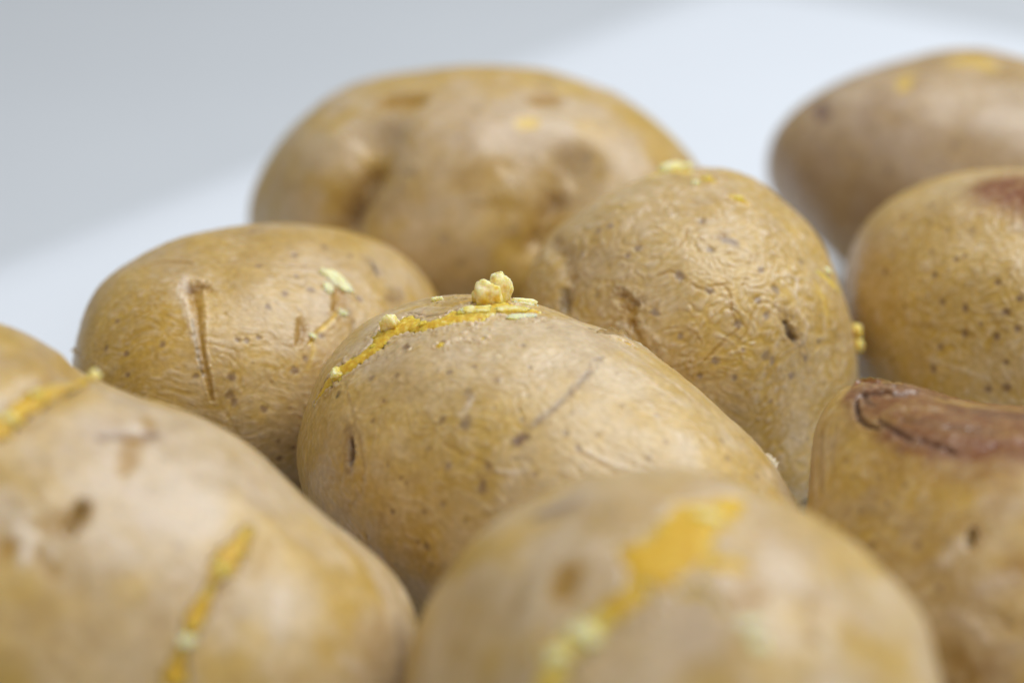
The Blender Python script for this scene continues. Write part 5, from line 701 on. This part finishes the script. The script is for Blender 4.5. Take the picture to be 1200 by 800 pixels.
# per potato: mesh level, wrinkles [(per cm, height mm, stretch axis, stretch, coverage)], gold bias, dots
LOOK = dict(
    hero=dict(level=8, wr=[(3.6, 0.05, (0.9, -0.1, -0.42), 0.22, 0.0, 0.35), (8.0, 0.068, (0.8, -0.3, -0.5), 0.25, 0.15, 0.6), (13.0, 0.045, (0.9, -0.2, -0.4), 0.4, 0.3, 0.4)], gold=0.06, dots=240),
    midleft=dict(level=8, body=('ochre', 0.25), wr=[(5.6, 0.065, (1, 0.1, -0.1), 0.38, 0.15, 0.7), (11.5, 0.055, (1, 0, -0.2), 0.4, 0.25, 0.7)], gold=0.16, dots=240),
    round=dict(level=8, body=('gold', 0.3), wr=[(5.4, 0.11, (1, 0.1, -0.15), 0.7, 0.35, 0.95), (10.0, 0.09, (0.8, 0.1, 0.4), 0.65, 0.5, 1.0)], gold=0.10, dots=200),
    right=dict(level=8, body=('gold', 0.5), wr=[(5.5, 0.085, (0.8, 0.1, -0.5), 0.6, 0.35, 0.8), (10.5, 0.085, (0.8, 0.1, -0.4), 0.7, 0.4, 0.9)], gold=0.16, dots=130),
    burnt=dict(level=8, body=('ochre', 0.4), wr=[(3.2, 0.10, (0.3, -0.2, 1), 0.4, 0.1, 0.5), (7.0, 0.05, (0.4, -0.3, 0.8), 0.5, 0.2, 0.5)], gold=0.12, dots=90),
    left=dict(level=7, wr=[(2.5, 0.09, (0.7, -0.7, -0.3), 0.35, 0.0, 0.5), (6.0, 0.04, (0.7, -0.7, -0.3), 0.4, 0.1, 0.3)], gold=-0.06, dots=120),
    front=dict(level=7, wr=[(3.0, 0.10, (1, 0, 0.2), 0.6, 0.1, 0.5)], gold=-0.02, dots=90),
    back=dict(level=7, wr=[(2.2, 0.12, (0.3, 0, 1), 0.7, 0.0, 0.5)], gold=0.04, dots=90),
    far=dict(level=7, body=('drab', 0.55), wr=[(2.4, 0.12, (1, 0, 0.2), 0.7, 0.0, 0.4)], gold=0.0, dots=90),
)
LABELS = dict(
    hero='potato in the middle with a yellow split and a lump of flesh on top',
    midleft='potato behind the middle one on the left, with an upright amber slit in its skin',
    round='round wrinkled potato right of the middle, with flesh crumbs on its crown',
    right='speckled potato cut off by the right edge, with a small red-brown scorch on top',
    burnt='potato at the lower right with a leathery brown scorched top and a black eye',
    left='large potato at the lower left with a yellow split over its shoulder',
    front='blurred potato nearest the camera at the bottom, with broad yellow flesh patches',
    back='big lumpy blurred potato at the back centre with a deep fold on its left',
    far='blurred brownish potato at the upper right corner, farthest back on the right',
)
GLOSS_DIR = np.array([0.0, -0.75, 0.66])

def to_world(q, d):
    d = np.asarray(d, float); d = d / np.linalg.norm(d, axis=1)[:, None]
    return (d * base_radius(q, d)[:, None]) @ rotation(q['yaw'], q['tilt']).T + np.array(q['center'])
def inside_depth(q, p):
    l = (p - np.array(q['center'])) @ rotation(q['yaw'], q['tilt'])
    rr = np.linalg.norm(l, axis=1)
    return base_radius(q, l / rr[:, None]) - rr

def blend(col, m, target, w):
    col[m] += (target - col[m]) * np.asarray(w)[:, None]

def flesh_colour(p, seed, pale, height):
    n = fbm(p * 9.0, seed, 3)
    t = np.clip(pale + n * 0.7 + height * 0.7, 0, 1)[:, None]
    deep, mid, light = np.array((0.64, 0.37, 0.022)), np.array((0.77, 0.55, 0.085)), np.array((0.92, 0.83, 0.50))
    return np.where(t < 0.5, deep + (mid - deep) * t * 2, mid + (light - mid) * (t - 0.5) * 2)

def build_crumb(root, base, p, nrm, tangent, size, seed, rise, pale, ang):
    v, f = ico(5)
    u = v / np.abs(v).max(1)[:, None] ** 0.3                # slightly blocky lump
    size = np.array(size)
    local = u * size
    n1 = fbm(u * 0.9 + seed * 1.37, seed, 2); n2 = fbm(u * 2.4 + seed * 1.37, seed + 5, 1)
    local = local * (1 + 0.6 * n1 + 0.10 * n2 + 0.05 * fbm(u * 7 + seed * 0.71, seed, 2))[:, None]
    ca, sa = math.cos(math.radians(ang)), math.sin(math.radians(ang))
    t1 = tangent - nrm * (tangent @ nrm); t1 /= np.linalg.norm(t1); t2 = np.cross(nrm, t1)
    ta, tb = t1 * ca + t2 * sa, -t1 * sa + t2 * ca
    w = p + nrm * size[2] * (rise - 0.25) + local[:, :1] * ta + local[:, 1:2] * tb + local[:, 2:3] * nrm
    col = flesh_colour(w, seed, pale, np.clip(local[:, 2] / size[2], -1, 1) * 0.5)
    mesh_object('flesh_crumb', (w - base) * CM, f, FLESH, root, col)

def build_flake(root, base, pts, nrms, width, lift, colour, side, seed):
    """a thin curled tatter of skin standing off the surface"""
    n, m = 22, 7
    s = np.linspace(0, len(pts) - 1, n); k = np.minimum(s.astype(int), len(pts) - 2); t = (s - k)[:, None]
    c = pts[k] * (1 - t) + pts[k + 1] * t; nn = nrms[k] * (1 - t) + nrms[k + 1] * t
    nn /= np.linalg.norm(nn, axis=1)[:, None]
    tan = np.gradient(c, axis=0); tan /= np.linalg.norm(tan, axis=1)[:, None]
    out = np.cross(nn, tan) * side
    env = np.sin(np.linspace(0.12, math.pi - 0.12, n)) ** 0.6
    rag = 1 + 0.8 * perlin(np.c_[s * 2.3, np.zeros(n), np.full(n, seed)], seed)
    rows = []
    for j in range(m):
        a = j / (m - 1)
        w = width * env * rag * a
        rows.append(c + out * (w * (1 - 0.35 * a))[:, None] + nn * (-0.02 + lift * width * env * a * (0.4 + 0.6 * a) * rag)[:, None])
    g = np.stack(rows, 1).reshape(-1, 3)
    thick = np.repeat(nn, m, 0) * 0.012
    v = np.r_[g, g - thick]
    f = []
    N = n * m
    for i in range(n - 1):
        for j in range(m - 1):
            a, b_, c_, d_ = i * m + j, i * m + j + 1, (i + 1) * m + j + 1, (i + 1) * m + j
            f.append((a, b_, c_, d_)); f.append((N + d_, N + c_, N + b_, N + a))
    for i in range(n - 1):
        for j in (0, m - 1):
            a, d_ = i * m + j, (i + 1) * m + j
            f.append((a, d_, N + d_, N + a))
    for j in range(m - 1):
        for i in (0, n - 1):
            a, b_ = i * m + j, i * m + j + 1
            f.append((a, b_, N + b_, N + a))
    col = np.tile(PAL[colour], (len(v), 1)) * (1 + 0.5 * fbm(v * 6, seed, 2))[:, None]
    mesh_object('skin_flake', (v - base) * CM, f, SKIN, root, col)

def build_potato(name):
    q, look, marks = POTATOES[name], LOOK[name], MARKS[name]
    seed = q['seed']
    rng = np.random.default_rng(seed)
    R = rotation(q['yaw'], q['tilt'])
    base = np.array([q['center'][0], q['center'][1], 0.0])
    d, f = ico(look['level'])
    d = d + 0.42 * (GLOSS_DIR @ R)                          # finer mesh on the upper front
    d = d / np.linalg.norm(d, axis=1)[:, None]
    P = to_world(q, d)
    # neighbours press flat against each other; the underside rests flat
    for other, q2 in POTATOES.items():
        if other == name or np.linalg.norm(np.array(q2['center']) - q['center']) > 9.5: continue
        m = np.linalg.norm(P - q2['center'], axis=1) < 6.5
        if not m.any(): continue
        dep = inside_depth(q2, P[m])
        push = np.clip(dep + 0.05, 0, None) * 0.55
        c = np.array(q['center']) - P[m]; c /= np.linalg.norm(c, axis=1)[:, None]
        P[m] += c * push[:, None]
    P[:, 2] = np.where(P[:, 2] < 0.06, 0.06 * np.exp(np.clip((P[:, 2] - 0.06) / 0.06, -8, 0)), P[:, 2])
    NRM = vertex_normals(P, f)
    # ---- pigment, plus the shade and highlight painted in by a few tints
    n1, n2, n3 = fbm(P * 0.42, seed, 2), fbm(P * 1.5, seed + 1, 3), fbm(P * 5.5, seed + 2, 3)
    t = sstep(-0.22, 0.22, n1 * 0.8 + n2 * 0.6 + look['gold'] + 0.0)[:, None]
    col = PAL['pale'] * (1 - t) + (PAL['gold'] * 0.88 + PAL['pale'] * 0.12) * t
    pink = sstep(0.05, 0.4, fbm(P * 0.8 + 9, seed + 3, 3))
    col = col + (np.array((0.48, 0.335, 0.18)) - col) * (0.55 * pink)[:, None]
    if 'body' in look:                                      # this potato's own overall skin colour
        blend(col, slice(None), PAL[look['body'][0]], look['body'][1] * (0.85 + 0.8 * n2))
    disp = 0.10 * n2 + 0.35 * n1                            # mm
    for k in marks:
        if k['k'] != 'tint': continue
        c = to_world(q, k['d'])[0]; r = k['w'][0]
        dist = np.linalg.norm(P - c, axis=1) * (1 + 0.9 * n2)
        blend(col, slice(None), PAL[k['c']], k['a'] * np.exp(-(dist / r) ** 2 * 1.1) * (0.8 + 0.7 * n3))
    # ---- wrinkles: rounded crests, narrow valleys
    valley = np.zeros(len(P))
    for i, (fr, amp, axis, stretch, cover, tone) in enumerate(look['wr']):
        ax = np.array(axis, float); ax /= np.linalg.norm(ax)
        Q = P - (P @ ax)[:, None] * ax * (1 - stretch)
        warp = np.stack([fbm(P * 1.1 + 3 * j, seed + 60 + j, 2) for j in range(3)], 1) * 1.0
        n = perlin(Q * fr + warp * fr * 0.35, seed + 20 + i)
        h = np.abs(n) ** 0.75 * 1.7
        mask = sstep(-0.25, 0.3, fbm(P * 0.8 + 5, seed + 40 + i, 3) + cover) * (0.75 + 0.9 * n3 + 0.4 * n2)
        disp += amp * (h - 0.55) * mask * 1.6
        vz = (1 - sstep(0.0, 0.30, h)) * mask
        valley = np.maximum(valley, vz * tone)
        blend(col, slice(None), PAL['palest'] * 0.5 + PAL['pale'] * 0.5, np.clip((h - 0.50) * 1.4, 0, 0.5) * mask * tone)
    blend(col, slice(None), PAL['gold'] * 0.88, np.clip(valley, 0, 1) * 0.75)
    # ---- lenticels
    dd = rng.normal(size=(look['dots'], 3)); dd /= np.linalg.norm(dd, axis=1)[:, None]
    for c in to_world(q, dd):
        r = 0.011 + 0.048 * rng.random() ** 2.5; al = rng.uniform(0.15, 0.6)
        m = np.abs(P - c).max(1) < r * 2.2
        if not m.any(): continue
        s = np.linalg.norm(P[m] - c, axis=1) / r * (1 + 0.9 * n3[m])
        wgt = 1 - sstep(0.5, 1.3, s)
        blend(col, m, PAL['brown'] if rng.random() < 0.6 else PAL['grey'], al * wgt)
        disp[m] += rng.choice([-0.08, 0.07]) * wgt
    # ---- marks one by one
    jagA, jagB = fbm(P * 6.0 + 2, seed + 70, 2), fbm(P * 17.0 + 4, seed + 71, 2)
    jagC = fbm(P * 2.3 + 8, seed + 72, 2)
    split_s = {}
    for num, k in enumerate(marks):
        if k['k'] not in ('spot', 'line', 'split'): continue
        pts = to_world(q, k['d']); w = k['w']
        lo, hi = pts.min(0) - max(w) * 3.2 - 0.05, pts.max(0) + max(w) * 3.2 + 0.05
        m = np.where(((P > lo) & (P < hi)).all(1))[0]
        if len(m) == 0: continue
        dist, ww = polyline_dist(P[m], pts, w)
        s = dist / ww
        if k['k'] == 'spot':
            s = s * (1 + 0.8 * jagA[m] + 0.5 * jagB[m])
            wg = 1 - sstep(0.35, 1.15, s)
            blend(col, m, PAL[k['c']], k['a'] * wg); disp[m] -= k['h'] * wg
            blend(col, m, PAL['gold'], 0.22 * np.exp(-((s - 1.5) / 0.5) ** 2))
        elif k['k'] == 'line':
            s = s * (1 + k['jag'] * (0.9 * jagA[m] + 0.8 * jagB[m]))
            wg = 1 - sstep(1 - k['soft'], 1 + 0.5 * k['soft'], s)
            blend(col, m, PAL[k['c']], k['a'] * wg * np.clip(0.85 + 1.3 * k['jag'] * jagA[m], 0.1, 1))
            disp[m] -= k['h'] * np.exp(-1.6 * s * s) * np.clip(0.9 + 1.6 * k['jag'] * jagA[m], 0.2, 1.4)
            if k['lip']:
                disp[m] += k['lip'] * 0.5 * np.exp(-((s - 1.5) / 0.4) ** 2) * np.clip(0.7 + 2 * jagB[m], 0, 1.5)
                blend(col, m, PAL['palest'], 0.16 * np.exp(-((s - 1.55) / 0.3) ** 2))
        else:
            s = s * (1 + 0.5 * jagA[m] + 0.6 * jagB[m]) * (1 + np.clip((ww - 0.12) * 8, 0, 1.3) * jagC[m])
            split_s[num] = (m, s, ww)
            disp[m] -= 1.5 * (1 - sstep(0.75, 1.05, s))
            disp[m] += k['lip'] * np.exp(-((s - 1.25) / 0.22) ** 2)
            blend(col, m, PAL['palest'], 0.55 * np.exp(-((s - 1.2) / 0.18) ** 2))
            blend(col, m, PAL['ochre'], 0.30 * np.exp(-((s - 1.7) / 0.35) ** 2))
    V = P + NRM * (disp * 0.1)[:, None]
    V[:, 2] = np.maximum(V[:, 2], 0.004)
    root = bpy.data.objects.new('potato', None)
    scene.collection.objects.link(root)
    root.empty_display_size = 0.02
    root.location = base * CM
    root['label'] = LABELS[name]; root['category'] = 'potato'; root['group'] = 'boiled potatoes lying on the white board'
    mesh_object('skin', (V - base) * CM, f, SKIN, root, col)
    # ---- flesh swelling out of each split
    for num, (m, s, ww) in split_s.items():
        k = marks[num]
        S = np.full(len(P), 9.0); S[m] = s; W = np.full(len(P), 0.1); W[m] = ww
        fs = f[(S[f] < 1.22).all(1)]
        if len(fs) < 8: continue
        ids, inv = np.unique(fs.ravel(), return_inverse=True)
        ss = S[ids]; pp = P[ids]
        grain = np.abs(fbm(pp * 8, seed + 90 + num, 3))
        h = k['bulge'] * (1 - np.clip(ss, 0, 1.2) ** 2) + 0.55 * (grain - 0.25) * (1 - sstep(0.8, 1.2, ss)) - 0.08 - 1.2 * sstep(0.92, 1.22, ss)
        v = pp + NRM[ids] * (h * 0.1)[:, None]
        c = flesh_colour(pp, seed + num, k['pale'], (grain - 0.2) * 1.4)
        mesh_object('split_flesh', (v - base) * CM, inv.reshape(-1, 3), FLESH, root, c)
    # ---- crumbs of flesh and tatters of skin
    for num, k in enumerate(marks):
        if k['k'] not in ('crumb', 'flake'): continue
        pts = to_world(q, k['d'])
        idx = [int(np.argmin(((P - p) ** 2).sum(1))) for p in pts]
        nr = np.array([np.mean(NRM[np.linalg.norm(P - p, axis=1) < 0.25], axis=0) for p in P[idx]])
        nr /= np.linalg.norm(nr, axis=1)[:, None]
        if k['k'] == 'crumb':
            build_crumb(root, base, P[idx[0]], nr[0], np.array((1.0, 0, 0)), k['s'], k['seed'], k['rise'], k['pale'], k['ang'])
        else:
            build_flake(root, base, P[idx] + nr * 0.01, nr, k['w'], k['lift'], k['c'], k['side'], seed * 7 + num)
    return root

# ------------------------------------------------------------------ the setting: a white board on a grey table
def slab(name, corners, z0, z1, material, bevel, segs, squash=1.0):
    bm = bmesh.new()
    lo = [bm.verts.new((x * CM, y * CM, z0 * CM)) for x, y in corners]
    hi = [bm.verts.new((x * CM, y * CM, z1 * CM)) for x, y in corners]
    n = len(corners)
    bm.faces.new(hi); bm.faces.new(lo[::-1])
    for i in range(n):
        bm.faces.new((lo[i], lo[(i + 1) % n], hi[(i + 1) % n], hi[i]))
    bmesh.ops.recalc_face_normals(bm, faces=bm.faces)
    bmesh.ops.bevel(bm, geom=list(bm.edges), offset=bevel * CM, segments=segs, profile=0.5, affect='EDGES')
    for v in bm.verts: v.co.z = z1 * CM + (v.co.z - z1 * CM) * squash
    me = bpy.data.meshes.new(name); bm.to_mesh(me); bm.free()
    me.materials.append(material)
    for p in me.polygons: p.use_smooth = True
    o = bpy.data.objects.new(name, me); scene.collection.objects.link(o)
    return o
table = slab('tabletop', [(-90, -70), (90, -70), (90, 110), (-90, 110)], -5.0, -1.6, TABLE, 0.3, 3)
table['kind'] = 'structure'
u = np.array((0.6049, 0.7963)); w = np.array((u[1], -u[0]))
corner = np.array((6.94, 37.55))
board = slab('white_board', [tuple(corner - u * 62), tuple(corner - u * 62 + w * 46), tuple(corner + w * 46), tuple(corner)], -6.0, 0.0, BOARD, 2.9, 14, 1.6 / 6.0)
board['label'] = 'smooth white board with a rounded edge that the potatoes lie on'
board['category'] = 'board'

for name in POTATOES:
    build_potato(name)
